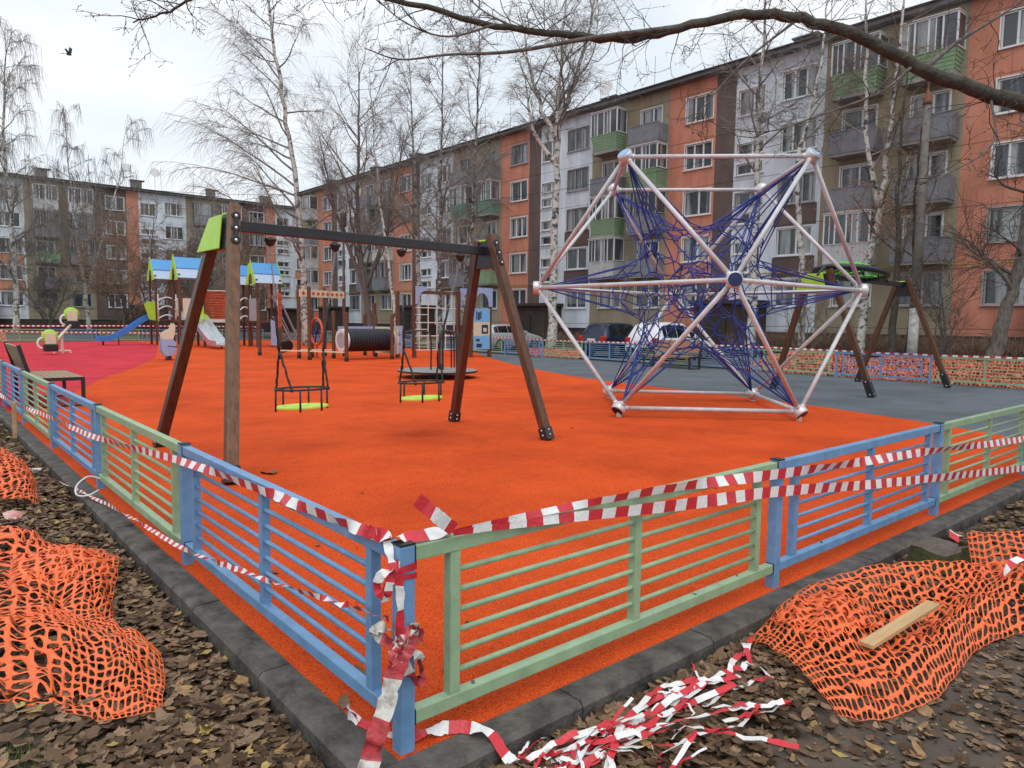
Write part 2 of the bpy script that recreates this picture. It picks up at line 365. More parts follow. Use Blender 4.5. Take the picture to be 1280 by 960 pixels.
# soil: fine grid near the fence with real unevenness, one sheet to the horizon
def soil_h(x, y):
    n = mnoise.noise(V((x*.9, y*.9, 3.1)))*.035+mnoise.noise(V((x*3.1, y*3.1, 9)))*.018
    d = max(-x, -y)
    if d < .28: return -.115+n*.3
    return -.10+n+.03*min(1, (d-.28))
mb = MB()
def axis(lo, mid0, mid1, hi, st):
    a = [lo, lo*.5, lo*.2+mid0*.3]; a = [v for v in a if v < mid0-1]
    k = mid0
    while k < mid1: a.append(k); k += st
    return a+[mid1, mid1+15, mid1+60, hi]
xs = axis(-400, -7, 9, 500, .16); ys = axis(-400, -6, 12, 500, .16)
nx, ny = len(xs), len(ys)
inside = lambda x, y: x > -.15 and y > -.15
mb.add([(x, y, (-.13 if (inside(x, y) or abs(x) > 8 or y > 12 or y < -5) else soil_h(x, y))) for y in ys for x in xs],
       [(j*nx+i, j*nx+i+1, (j+1)*nx+i+1, (j+1)*nx+i) for j in range(ny-1) for i in range(nx-1)])
tag(mb.build('ground', M['soil'], smooth=True), kind='structure')
EDGE = .055
PX, PY = 21.6, 51.0
# boundary between orange and grey rubber, and the crimson bay (smooth curves)
gb = spline([(11.0, -.05, 0), (11.35, .85, 0), (12.02, 2.19, 0), (12.42, 3.3, 0), (12.95, 5.12, 0), (13.42, 8.2, 0), (13.75, 10.9, 0), (14.6, 14.0, 0), (16.65, 18.8, 0), (20.0, 25.0, 0), (PX, 27.5, 0)], 6)
pb = spline([(-.04, 12.6, 0), (.9, 14.2, 0), (1.78, 16.7, 0), (2.8, 19.7, 0), (4.3, 23.3, 0), (6.3, 28.8, 0), (7.8, 34.4, 0), (9.3, 40, 0), (10.3, 45, 0), (10.3, 48.5, 0), (9.6, PY, 0)], 6)
gbl = [(max(-EDGE, p.x), max(-EDGE, p.y)) for p in gb]; pbl = [(max(-EDGE, p.x), p.y) for p in pb]; pbl[0] = (-EDGE, pbl[0][1])
gbl[0] = (gbl[0][0], -EDGE)
sheet('orange_surface', [(-EDGE, -EDGE)]+gbl+[(PX, PY)]+pbl[::-1], 0.0, M['orange'])
sheet('grey_surface', [(PX, -EDGE)]+[(PX, 27.5)]+gbl[::-1][1:], 0.0, M['grey'])
sheet('crimson_surface', pbl+[(-EDGE, PY)], 0.0, M['pink'])
# kerb stones round the rubber
def kerb(name, p, q, side):
    """row of 1 m kerb stones with joints; side = outward unit vector"""
    p, q, sd_ = V(p), V(q), V(side); d = (q-p); n = int(d.length); d.normalize(); mb = MB()
    for i in range(n):
        a = p+d*(i+.004); b = p+d*(i+.996); jz = rnd.uniform(-.004, .004); w0, w1 = 0.0, .155
        prof = [(w0, -.3), (w0, .006+jz), (w1-.02, .006+jz), (w1, -.016+jz), (w1+.006, -.3)]
        vs = [e+sd_*x+V((0, 0, z)) for e in (a, b) for x, z in prof]
        mb.add(vs, [(0, 1, 2, 3, 4), (9, 8, 7, 6, 5)]+[(k, k+5, (k+1) % 5+5, (k+1) % 5) for k in range(5)])
    tag(mb.build(name, M['kerb']), kind='structure')
kerb('kerb', (-EDGE-.155, -EDGE, 0), (25, -EDGE, 0), (0, -1, 0))
kerb('kerb', (-EDGE, -EDGE, 0), (-EDGE, PY+1, 0), (-1, 0, 0))
kerb('kerb', (PX, -EDGE, 0), (PX, PY+1, 0), (1, 0, 0))
kerb('kerb', (0, PY, 0), (PX+1, PY, 0), (0, 1, 0))
sheet('lawn', [(-80, PY+.4), (PX+.2, PY+.4), (PX+.2, 87.9), (-80, 87.9)], -.06, M['lawn'])
sheet('lawn', [(29.7, -30), (34.6, -30), (34.6, 80), (29.7, 80)], -.02, M['lawn'])
sheet('road', [(23.4, -60), (29.5, -60), (29.5, 81), (23.4, 81)], -.08, M['asphalt'])
sheet('road', [(-80, 62), (29.5, 62), (29.5, 68), (-80, 68)], -.05, M['asphalt'])
mb = MB()
for k in range(60):
    mb.box(29.5, 29.66, -20+k*1.6, -20+k*1.6+1.58, -.3, .04)
tag(mb.build('kerb', M['conc']), kind='structure')

# ------------------------------------------------------------------ apartment blocks
FL = 2.7
def head(k): return 4.07+FL*k
def wall_holes(mb, u0, u1, z0, z1, holes, dep=.16):
    us = sorted(set([u0, u1]+[h[0] for h in holes]+[h[1] for h in holes])); zs = sorted(set([z0, z1]+[h[2] for h in holes]+[h[3] for h in holes]))
    for i in range(len(us)-1):
        for j in range(len(zs)-1):
            a, b, c, d = us[i], us[i+1], zs[j], zs[j+1]; cu, cz = (a+b)/2, (c+d)/2
            if any(h[0] < cu < h[1] and h[2] < cz < h[3] for h in holes): continue
            mb.add([(a, 0, c), (b, 0, c), (b, 0, d), (a, 0, d)], [(0, 1, 2, 3)])
    for a, b, c, d in holes:
        mb.add([(a, 0, c), (b, 0, c), (b, 0, d), (a, 0, d), (a, dep, c), (b, dep, c), (b, dep, d), (a, dep, d)],
               [(0, 1, 5, 4), (1, 2, 6, 5), (2, 3, 7, 6), (3, 0, 4, 7)])
_fc = {}
def frame_me(wd, ht, lights, mat='frame'):
    """window frame (origin bottom-left at wall face): white surround proud of the wall, sash bars, sill"""
    key = ('f', wd, ht, lights, mat)
    if key not in _fc:
        mb = MB(); t = .07
        mb.box(-.06, 0, -.035, .1, -.02, ht+.06); mb.box(wd, wd+.06, -.035, .1, -.02, ht+.06); mb.box(0, wd, -.035, .1, ht, ht+.06)
        mb.box(-.10, wd+.10, -.11, .1, -.06, -.02)
        mb.box(0, wd, .05, .12, 0, t); mb.box(0, wd, .05, .12, ht-t, ht); mb.box(0, t, .05, .12, t, ht-t); mb.box(wd-t, wd, .05, .12, t, ht-t)
        for i in range(1, lights): x = wd*i/lights+(.12 if lights == 2 else 0); mb.box(x-.045, x+.045, .045, .125, t, ht-t)
        _fc[key] = mb.mesh('window_frame', M[mat])
    return _fc[key]
def pane_me(wd, ht, mat='pane'):
    key = ('p', wd, ht, mat)
    if key not in _fc:
        mb = MB(); mb.box(0.01, wd-.01, .10, .125, 0.01, ht-.01); _fc[key] = mb.mesh('pane', M[mat])
    return _fc[key]
def balc_me(wd, typ):
    key = ('b', wd, typ)
    if key not in _fc:
        dp = .95; pan = {'gg': 'balg', 'gt': 'balt', 'og': 'balgrey', 'gw': 'balw', 'gb': 'balgrey', 'ol': 'balg'}[typ]
        s = MB(); fl = .13 if typ in ('gg', 'gt') else 0; ht = 1.02
        # parapet: front and two cheeks, corrugated with shallow ribs, flared for the boxed green ones
        def pt(x, f, z):
            return (x+(fl*(1-z/ht) if x < wd/2 else -fl*(1-z/ht)), -dp*f+(fl*1.6*(1-z/ht) if f > .5 else 0), z)
        n = 22
        for (xa, fa, xb, fb, m_) in ((0, 0, 0, 1, 8), (0, 1, wd, 1, n), (wd, 1, wd, 0, 8)):
            for rows in range(6 if typ == 'gg' else 1):
                R = 6 if typ == 'gg' else 1; za, zb = ht*rows/R, ht*(rows+1)/R
                for q in range(m_ if R == 1 else 1):
                    mm = m_ if R == 1 else 1
                    ta, tb = q/mm, (q+1)/mm
                    A = pt(xa+(xb-xa)*ta, fa+(fb-fa)*ta, za); B = pt(xa+(xb-xa)*tb, fa+(fb-fa)*tb, za); C2 = pt(xa+(xb-xa)*tb, fa+(fb-fa)*tb, zb); D2 = pt(xa+(xb-xa)*ta, fa+(fb-fa)*ta, zb)
                    o_ = V((0, -.012, 0)) if xa != xb else V((-.012 if xa == 0 else .012, 0, 0))
                    if R == 1 and q % 2: A, B, C2, D2 = [V(p)+o_ for p in (A, B, C2, D2)]
                    if R > 1: A, B = V(A)+o_*1.6, V(B)+o_*1.6
                    s.add([A, B, C2, D2], [(0, 1, 2, 3)])
        s.box(-.02, wd+.02, -dp-.03, -dp+.05, ht, ht+.045)
        slab = MB(); slab.box(.05, wd-.05, -dp+.03, .02, -.13, .02)
        g = pn = None
        if typ[0] == 'g':
            g = MB(); z0, z1 = ht+.045, 2.45
            for i in range(5):
                x = wd*i/4; g.box(x-.035, x+.035, -dp-.02, -dp+.05, z0, z1)
            for x in (0, wd): g.box(x-.03, x+.03, -.07, 0, z0, z1)
            g.box(-.03, wd+.03, -dp-.025, -dp+.055, z1, z1+.08)
            for x in (0, wd): g.box(x-.03, x+.03, -dp+.055, 0, z1, z1+.08); g.box(x-.03, x+.03, -dp+.055, -.07, z0, z0+.05)
            for x in (wd*.125, wd*.625): g.box(x-.02, x+.02, -dp-.01, -dp+.04, z0, z1)
            g.box(-.06, wd+.06, -dp-.1, 0, z1+.08, z1+.11)
            pn = MB(); pn.box(.03, wd-.03, -dp+.01, -dp+.03, z0, z1)
            for x in (0, wd): pn.box(x-.01, x+.01, -dp+.05, -.07, z0+.05, z1)
        _fc[key] = (s.mesh('balcony', M[pan]), slab.mesh('balcony_slab', M['conc']), g and g.mesh('glazing_frame', M['frame' if typ != 'gb' else 'frameg']), pn and pn.mesh('pane', M['pane2']))
    return _fc[key]
def block(name, label, loc, rz, starts, end, pre, cols, table, rs):
    R = random.Random(rs)
    root = thing(name, label, 'apartment building', loc, rz)
    x_lo = pre[0] if pre else starts[0]
    top = 15.75
    def win(u, z, wd, ht, lights, nm='window', fm='frame', pm_='pane'):
        if fm == 'frame' and R.random() < .18: fm = 'frameg'
        f = inst(nm, frame_me(wd, ht, lights, fm), root, (u, 0, z))
        inst('pane', pane_me(wd, ht, 'pane2' if R.random() < .35 else pm_), f)
    def put(key, a, b, holes):
        mb = MB(); wall_holes(mb, a, b, 1.25, top, holes); mb.build('wall', M[cols[key]], root)
    def tan(s, upto=None, only=None):
        holes = []
        for ci, (ua, wd) in enumerate(((10.35, 2.2), (13.5, 2.3))):
            if only is not None and ci != only: continue
            for k in range(5):
                typ = table.get(s, {}).get(k, ('og', 'gw'))[ci] if k else 'n'
                if typ == 'n':
                    holes.append((s+ua+.1, s+ua+.1+1.9, head(k)-1.45, head(k))); win(s+ua+.1, head(k)-1.45, 1.9, 1.45, 2)
                else:
                    h_ = (s+ua+.25, s+ua+.25+1.6, head(k)-2.05, head(k)); holes.append(h_)
                    win(h_[0], h_[2], 1.6, 2.05, 2, 'balcony_window')
                    me = balc_me(wd, typ); b = inst('balcony', me[0], root, (s+ua, -.002, head(k)-2.2))
                    inst('balcony_slab', me[1], b)
                    if me[2]: inst('glazing_frame', me[2], b); inst('pane', me[3], b)
        put('tan', (s+9.62 if only is None else pre[0]), s+15.95, holes)
    if pre: tan(pre[1], only=1)
    for s in starts:
        hs = []
        for k in range(5): hs.append((s+1.2, s+3.05, head(k)-1.45, head(k))); win(s+1.2, head(k)-1.45, 1.85, 1.45, 3 if R.random() < .4 else 2)
        put('wide', s, s+3.25, hs)
        put('strip', s+3.25, s+4.52, [])
        hs = []
        for k in range(5):
            hs.append((s+7.3, s+9.25, head(k)-1.45, head(k))); win(s+7.3, head(k)-1.45, 1.95, 1.45, 3 if k > 1 else 2)
            if k in (1, 2, 3):
                for a, b in ((1.2, .55), (2.25, 1.65)):
                    hs.append((s+4.7, s+6.3, head(k)-a, head(k)-b)); win(s+4.7, head(k)-a, 1.6, round(a-b, 3), 2, 'stair_window')
            if k == 4: hs.append((s+4.7, s+6.3, head(k)-1.75, head(k)-.35)); win(s+4.7, head(k)-1.75, 1.6, 1.4, 2, 'stair_window')
        put('white', s+4.52, s+9.62, hs)
        for k in (0, 1): mb = MB(); mb.box(s+7.1, s+9.45, -.03, .02, head(k)+.09, head(k)+FL-1.45-.09); mb.build('infill_panel', M[cols['infill']], root)
        tan(s)
        e = MB(); e.box(s+3.4, s+6.9, -1.7, 0, -.1, 2.75); e.box(s+3.2, s+7.1, -2.0, -.005, 2.75, 2.95); eo = e.build('entrance_porch', M['plinth'], root)
        d = MB(); d.box(s+4.3, s+5.5, -1.76, -1.69, .05, 2.1); d.build('door', M['door'], eo)
    p = MB(); p.box(x_lo, end, -.05, .3, -.4, 1.25); p.box(x_lo, end, -.09, -.05, 1.2, 1.25); p.build('plinth', M['plinth'], root)
    b = MB(); b.box(x_lo+.002, x_lo+.2, .002, 11.8, -.4, top); b.build('end_wall', M[cols['tan']], root); b = MB(); b.box(end-.2, end-.002, .002, 11.8, -.4, top); b.build('end_wall', M[cols['tan']], root); b = MB(); b.box(x_lo, end, 11.8, 12, -.4, top); b.build('rear_wall', M[cols['tan']], root)
    f = MB(); f.box(x_lo-.4, end+.4, -.6, 12.6, top+.001, top+.2); f.build('eave', M['fascia'], root)
    r = MB(); r.prism([(-.7, top+.202), (12.7, top+.202), (12.7, top+.27), (6, top+1.35), (-.7, top+.27)], (end-x_lo+1, 0, 0), (x_lo-.5, 0, 0), ((0, 1, 0), (0, 0, 1)))
    ro = r.build('roof', M['roofing'], root)
    for i in range(int((end-x_lo)/8)):
        c = MB(); x = x_lo+4+i*8+R.uniform(-1, 1); y = R.uniform(1.6, 3.5); c.box(x, x+R.uniform(.7, 1.3), y, y+.7, top+.3, top+1.25+y*.14); c.box(x-.1, x+1.4, y-.1, y+.8, top+1.25+y*.14, top+1.33+y*.14); c.build('chimney', M['conc2'], ro)
    for i in range(int((end-x_lo)/6)):
        x = x_lo+2+i*6+R.uniform(-1.5, 1.5); y = R.uniform(.3, 3); h = R.uniform(1.8, 3.6); an = MB(); an.cyl((x, y, top+.3), (x, y, top+.3+h), .022, 4)
        if i % 3 == 0:
            for q in range(4): an.cyl((x-.5+.05*q, y, top+h-.2*q), (x+.5-.05*q, y, top+h-.2*q), .01, 3)
        an.build('roof_aerial', M['rail'], ro)
    g = MB(); g.tube([(x_lo+.3, -.13, 4.42), (end-.3, -.13, 4.42)], .03, 6); g.build('gas_pipe', M['pipe'], root)
    return root, ro
tabR = {52.55: {4: ('gg', 'gg'), 3: ('og', 'og'), 2: ('og', 'og'), 1: ('gw', 'og')}, 36.6: {4: ('gg', 'og'), 3: ('og', 'gg'), 2: ('gg', 'gb'), 1: ('gw', 'og')},
        20.65: {4: ('og', 'og'), 3: ('gt', 'gt'), 2: ('n', 'og'), 1: ('gb', 'ol')}, 4.7: {4: ('og', 'og'), 3: ('gb', 'og'), 2: ('gw', 'gw'), 1: ('og', 'gb')},
        -11.25: {4: ('gw', 'gw'), 3: ('og', 'og'), 2: ('gw', 'gw'), 1: ('gw', 'gw')}, 68.5: {4: ('gg', 'og'), 3: ('gb', 'og'), 2: ('og', 'gw'), 1: ('og', 'og')}}
bR, roofR = block('apartment_block', 'long five-storey block with terracotta, khaki and white panel bands running along the right', (34.65, 77.9, 0), -math.pi/2,
      [4.7, 20.65, 36.6, 52.55, 68.5], 84.45, (0, -11.25), {'wide': 'W_or', 'strip': 'W_br', 'white': 'W_wh', 'tan': 'W_ta', 'infill': 'W_br'}, tabR, 3)
tabL = {-.6: {4: ('gw', 'gw'), 3: ('gb', 'gb'), 2: ('ol', 'gb'), 1: ('og', 'n')}, 15.36: {4: ('gb', 'gw'), 3: ('og', 'gb'), 2: ('gw', 'og'), 1: ('og', 'og')},
        31.3: {4: ('gw', 'gw'), 3: ('gb', 'og'), 2: ('gw', 'gw'), 1: ('og', 'gb')}, -16.55: {4: ('gw', 'og'), 3: ('gb', 'og'), 2: ('og', 'gw'), 1: ('og', 'og')}}
bL, roofL = block('apartment_block', 'distant five-storey block with umber and white bands closing the far left behind bare birches', (0, 88, 0), 0,
      [-16.55, -.6, 15.36, 31.3], 47.25, None, {'wide': 'W_br', 'strip': 'W_or', 'white': 'W_wh', 'tan': 'W_ta', 'infill': 'W_or'}, tabL, 5)
# satellite dishes on the far roof ridge and one on the near roof
def dish(par, x, y, z, r=.45, mast=.9):
    mb = MB(); mb.cyl((x, y, z-mast), (x, y, z), .03, 5); mb.lathe((x, y-.12, z), (0, -1, .25), [(r*.1, -.1), (r*.6, -.04), (r, .06), (r*1.03, .06)], 14); mb.build('satellite_dish', M['whitep'], par)
dish(roofL, 18.9, .8, 18.3, .5, 2); dish(roofL, 21.9, .8, 18.2, .5, 2); dish(roofR, 46.4, 1.2, 17.4, .5, 1)

# ------------------------------------------------------------------ fences
PITCH, FH = 2.75, .82
def panel_meshes(colr, n=6):
    fr = MB(); x0, x1 = .04, PITCH-.04
    fr.box(x0, x1, -.026, .026, .753, .815); fr.box(x0, x1, -.026, .026, .10, .158)
    ups = []
    for x in (.23, PITCH/2, PITCH-.23):
        u = MB(); u.box(x-.024, x+.024, -.022, .022, .158, .753); ups.append(u.mesh('upright', M[colr]))
    bars = []
    for i in range(n):
        z = .158+(.753-.158)*(i+1)/(n+1); b = MB(); b.tube([(.254, 0, z), (PITCH-.254, 0, z)], .0125, 8); bars.append(b.mesh('bar', M[colr], True))
    al = MB()
    for x in (.23, PITCH/2, PITCH-.23): al.box(x-.024, x+.024, -.022, .022, .158, .753)
    for i in range(n): z = .158+(.753-.158)*(i+1)/(n+1); al.tube([(.254, 0, z), (PITCH-.254, 0, z)], .0125, 5)
    fm = fr.mesh('panel', M[colr]); 
    caps = []
    for x in (x0-.007, x1):
        for za, zb in ((.751, .817), (.098, .16)): c = MB(); c.box(x, x+.007, -.0275, .0275, za, zb); caps.append(c.mesh('end_cap', M['cap']))
    whole = MB(); whole.v, whole.f, whole.uv = fr.v+al.v, fr.f+[tuple(i+len(fr.v) for i in f) for f in al.f], fr.uv+al.uv
    return fm, ups, bars, caps, whole.mesh('panel', M[colr])
PMB, PMG = panel_meshes('fblue'), panel_meshes('fgreen')
pmb = MB(); pmb.box(-.033, .033, -.033, .033, -.15, .822); POSTM = pmb.mesh('post', M['fblue'])
pmb = MB(); pmb.box(-.034, .034, -.034, .034, .823, .83); PCAP = pmb.mesh('post_cap', M['cap'])
def fence(label, loc, rz, n, blue_first, detail, first_post=True, det0=0):
    root = thing('fence', label, 'fence', loc, rz)
    for i in range(0 if first_post else 1, n+1):
        p = inst('post', POSTM, root, (i*PITCH, 0, 0))
        if det0 <= i <= detail: inst('post_cap', PCAP, p)
        b = p.modifiers.new('bevel', 'BEVEL'); b.width = .006; b.segments = 2
    for i in range(n):
        fm, ups, bars, caps, whole = PMB if (i % 2 == 0) == blue_first else PMG
        if det0 <= i < detail:
            f = inst('panel', fm, root, (i*PITCH, 0, 0)); b = f.modifiers.new('bevel', 'BEVEL'); b.width = .005; b.segments = 2
            for u in caps: inst('end_cap', u, f)
            for u in ups: inst('upright', u, f)
            for q in bars: inst('bar', q, f)
        else: inst('panel', whole, root, (i*PITCH, 0, 0))
    return root
fence('low blue and green railing along the right kerb, from the tape-wrapped corner post', (0, 0, 0), 0, 7, False, 5)
fence('low blue and green railing receding along the left kerb past the bench', (0, 0, 0), math.pi/2, 18, True, 7, first_post=False)
fence('blue and green railing across the far side in front of the parked cars', (21.3, 0.02, 0), math.pi/2, 18, True, 0)
fence('blue and green railing at the far left end behind the blue slide', (0.05, 50.6, 0), 0, 7, True, 0)
# ------------------------------------------------------------------ swings
def a_swing(label, o, ends, ztop, zb, legm, group=None, shoe_h=.16, w_=.125, plate_out=True):
    """ends: two tuples (foot front xy, foot back xy, top xy); beam joins the tops"""
    root = thing('swing_set', label, 'swing set', o, 0, group); O = V(o)
    tops = []
    for ei, (f0, f1, tp) in enumerate(ends):
        s_out = -1 if ei == 0 else 1
        T = V((tp[0], tp[1], ztop)); tops.append(T)
        for i, f in enumerate((f0, f1)):
            F = V((f[0], f[1], .02)); side = 1 if i else -1
            Tt = T+V((0, side*.15 if (ei or not i) else .36, .03 if i == 0 else -.04)); d = (Tt-F).normalized()
            b = MB(); b.bar(F, Tt+d*.04, w_, w_, up=(1, 0, 0)); lg = b.build('leg', M[legm[ei*2+i]], root, O, bevel=.012)
            # routed groove line down the outer face and steel shoe with bolts
            s = MB(); s.bar(F-d*.02, F+d*shoe_h, w_+.02, w_+.02, up=(1, 0, 0)); s.build('steel_shoe', M['blackbeam'], lg, O, bevel=.004)
            n_ = d.cross(V((1, 0, 0))).normalized()
            for h_ in (.05, shoe_h-.04):
                bt = MB(); bt.lathe(F+d*h_-n_*(w_/2+.008)*(1 if n_.y > 0 else -1), (0, -1, 0), [(.016, 0), (.016, .008), (.006, .013)], 8); bt.build('bolt', M['steel'], lg, O)
                bt = MB(); bt.lathe(F+d*h_-V((w_/2+.008, 0, 0)), (-1, 0, 0), [(.016, 0), (.016, .008), (.006, .013)], 8); bt.build('bolt', M['steel'], lg, O)
            if i == 0:
                # bolted strap: three joined black discs on the front of the upper leg
                k = MB()
                for q in range(3):
                    c = Tt-d*(.10+.155*q)+V((0, -w_/2-.01, 0)); k.lathe(c, (0, -1, d.y*.4), [(.05, -.006), (.05, .012), (.04, .016)], 14)
                k.bar(Tt-d*.08+V((0, -w_/2-.006, 0)), Tt-d*.43+V((0, -w_/2-.006, 0)), .06, .02, up=(0, -1, 0)); kk = k.build('strap', M['cap'], lg, O)
                for q in range(3):
                    g = MB(); c = Tt-d*(.10+.155*q)+V((0, -w_/2-.024, 0)); g.lathe(c, (0, -1, 0), [(.018, -.004), (.018, .006), (.007, .012)], 8); g.build('bolt', M['steel'], kk, O)
        # bracket between the legs: black steel box inside, lime plastic cover outside
        sl = (V((f1[0], f1[1], 0))-T).y/ztop; sl0 = (V((f0[0], f0[1], 0))-T).y/ztop
        lx = (f0[0]-T.x)/ztop
        def pt(y_, z_, dx): return (T.x+lx*(ztop-z_)+dx, T.y+y_, z_)
        za, zb_ = ztop-.03, ztop-.43
        def trap(dx, t, ya, yb, yc, yd): 
            q = [pt(ya, za, dx), pt(yb, za, dx), pt(yc, zb_, dx), pt(yd, zb_, dx)]; q2 = [(x+t, y, z) for x, y, z in q]
            return MB().add(q+q2, [(0, 1, 2, 3), (7, 6, 5, 4), (0, 4, 5, 1), (1, 5, 6, 2), (2, 6, 7, 3), (3, 7, 4, 0)])
        yb_, yc_ = .10, sl*.40-.02
        trap(-.045, .09, -.14, .14, sl*.38+.13, sl0*.38-.13).build('bracket', M['blackbeam'], root, O, bevel=.006)
        (trap(s_out*.078-.012, .024, -.07, .20, sl*.44+.22, -.13) if ei else trap(s_out*.085-.012, .024, -.02, .40, sl*.44+.47, -.10)).build('cover_plate', M['lime'], root, O, bevel=.012)
        lm = MB(); lm.box(T.x-.06, T.x+.06, T.y-.08, T.y+.08, ztop-.035, ztop-.005); lm.build('cover_cap', M['lime'], root, O, bevel=.01)
    b = MB(); b.bar(V((tops[0].x, tops[0].y, zb+.035)), V((tops[1].x, tops[1].y, zb+.01)), .09, .125); b.build('beam', M['blackbeam'], root, O, bevel=.008)
    return root, tops
BY, BZ = 6.25, 2.70
a_swing('tall brown timber swing set with black beam and lime plate on the orange surface', (3.3, BY, 0),
        [((1.05, 4.93), (1.07, 7.60), (1.55, BY)), ((5.48, 4.97), (5.50, 7.25), (5.33, BY))], 2.88, BZ, ['post', 'leg', 'leg2', 'leg'])
def chain_links(mb, p, q, L_=.052, r=.0052, wd=.022):
    p, q = V(p), V(q); d = q-p; n = max(2, int(d.length/(L_*.78))); d.normalize(); a = d.orthogonal().normalized(); b = d.cross(a)
    for i in range(n):
        c = p+(q-p)*((i+.5)/n); s = a if i % 2 else b
        mb.tube([c+d*math.cos(t)*L_/2+s*math.sin(t)*wd/2 for t in [k*math.pi/3 for k in range(6)]], r, 4, closed=True)
def swing_seat(label, cx, xa, xb, zs):
    root = thing('toddler_swing', label, 'swing', (cx, BY, zs), 0, 'toddler swings hanging from the black beam'); O = V((cx, BY, zs))
    rx, ry = .34, .215; zr = zs+.245
    def el(t, z, k=1): return V((cx+rx*k*math.cos(t), BY+ry*k*math.sin(t), z))
    poly = [(rx*math.cos(2*math.pi*i/32), ry*math.sin(2*math.pi*i/32)) for i in range(32)]
    s = MB(); s.prism(poly, (0, 0, .035), (cx, BY, zs), ((1, 0, 0), (0, 1, 0))); s.build('seat', M['limeseat'], root, O, bevel=.01)
    g = MB(); g.tube([el(2*math.pi*i/36, zr, 1.0) for i in range(36)], .014, 8, closed=True); gr = g.build('guard_ring', M['black'], root, O, smooth=True)
    for t in (math.radians(178), math.radians(2), math.radians(250), math.radians(300), math.radians(60), math.radians(120)):
        p = MB(); p.cyl(el(t, zs-.03, 1.01), el(t, zr, 1.0), .013, 8); p.build('stanchion', M['black'], root, O, smooth=True)
    for xh, sgn in ((xa, -1), (xb, 1)):
        h = MB(); h.ball((xh, BY, BZ-.115), .058, 10); h.lathe((xh, BY, BZ-.075), (0, 0, -1), [(.075, 0), (.07, .03), (.04, .06)], 12)
        h.tube([(xh, BY-.05, BZ-.12), (xh, BY, BZ-.165), (xh, BY+.05, BZ-.12)], .012, 6); h.build('hanger', M['black'], root, O, smooth=True)
        xk = cx+sgn*(rx-.05); zk = zs+.72
        c = MB(); chain_links(c, (xh, BY, BZ-.17), (xh+(xk-xh)*.55, BY, zs+1.32)); c.build('chain', M['rail'], root, O)
        sl = MB(); p0 = V((xh+(xk-xh)*.55, BY, zs+1.32)); p1 = V((xk, BY, zk))
        R_ = random.Random(int(xh*100))
        def wob(a, b, n=9, amp=.007): return [a+(b-a)*(i/n)+V((R_.uniform(-amp, amp), R_.uniform(-amp, amp), 0))*(0 < i < n) for i in range(n+1)]
        sl.tube(wob(p0, p1, 8), [.015+.004*(i % 2) for i in range(9)], 7)
        for t in ((math.radians(151), math.radians(232)) if sgn < 0 else (math.radians(-28), math.radians(21))):
            e = el(t, zr); sl.tube(wob(p1, e, 9), [.012+.004*(i % 2) for i in range(9)]+[.018], 7)
            sl.ball(e, .028, 8)
        sl.build('sleeved_chain', M['black'], root, O, smooth=True)
swing_seat('lime toddler swing seat with black guard ring, next to the weathered grey post', 2.41, 2.03, 2.88, .545)
swing_seat('lime toddler swing seat with black guard ring, next to the red-brown far legs', 4.20, 3.87, 4.87, .545)

# basket swing on the grey surface
a_swing('brown timber swing set on the grey surface with a nest swing on its beam', (17.9, 5.9, 0),
        [((15.68, 4.79), (15.75, 7.30), (15.4, 5.95)), ((20.18, 4.67), (20.17, 7.08), (19.95, 5.9))], 2.92, 2.80, ['leg2', 'leg2', 'leg2', 'leg2'], shoe_h=.40, w_=.13)
root = thing('nest_swing', 'round green rope nest swing with black padded rim thrown up over the beam', 'nest swing', (16.6, 5.85, 2.95)); O = V(root.location)
def nest(t, k, z=0): return V((16.6+.98*k*math.cos(t), 5.85+.98*k*math.sin(t)*.8, 2.96+.10*math.cos(t)*-1*k+z))
g = MB(); g.tube([nest(2*math.pi*i/30, 1) for i in range(30)], .075, 10, closed=True); g.build('rim', M['black'], root, O, smooth=True)
g = MB()
for i in range(-4, 5):
    k = i/4.6; hh = math.sqrt(max(0, 1-k*k))
    for ax in (0, 1):
        pts = []
        for j in range(9):
            u = hh*(j/4-1); x, y = (k, u) if ax else (u, k); r2 = min(1, x*x+y*y)
            pts.append(V((16.6+.95*x, 5.85+.95*y*.8, 2.96-.1*x+.24*(1-r2))))
        g.tube(pts, .019, 6)
g.build('net', pm('bright_green_rope', (.10, .62, .03), .6, var=.15, scale=20), root, O)
for t in (.4, 1.2, 2.0, 3.0, 4.0, 5.2):
    e = nest(t, 1); g = MB(); g.tube(spline([e, e+V((.25*math.cos(t*3), .1, -.16)), e+V((.7*math.cos(t*2), .05, -.05-.1*math.sin(t)))], 5), .017, 6); g.build('hanging_rope', M['black'], root, O, smooth=True)
for pp, r_ in (([nest(0, 1), (18.2, 5.8, 2.93), (18.7, 5.85, 2.9), (19.0, 5.9, 2.78)], .035), ([nest(3.1, 1), (15.3, 5.8, 3.05), (14.9, 5.7, 3.0), (14.6, 5.7, 2.8)], .026)):
    g = MB(); g.tube(spline(pp, 6), r_, 7); g.build('hanging_rope', M['black'], root, O, smooth=True)

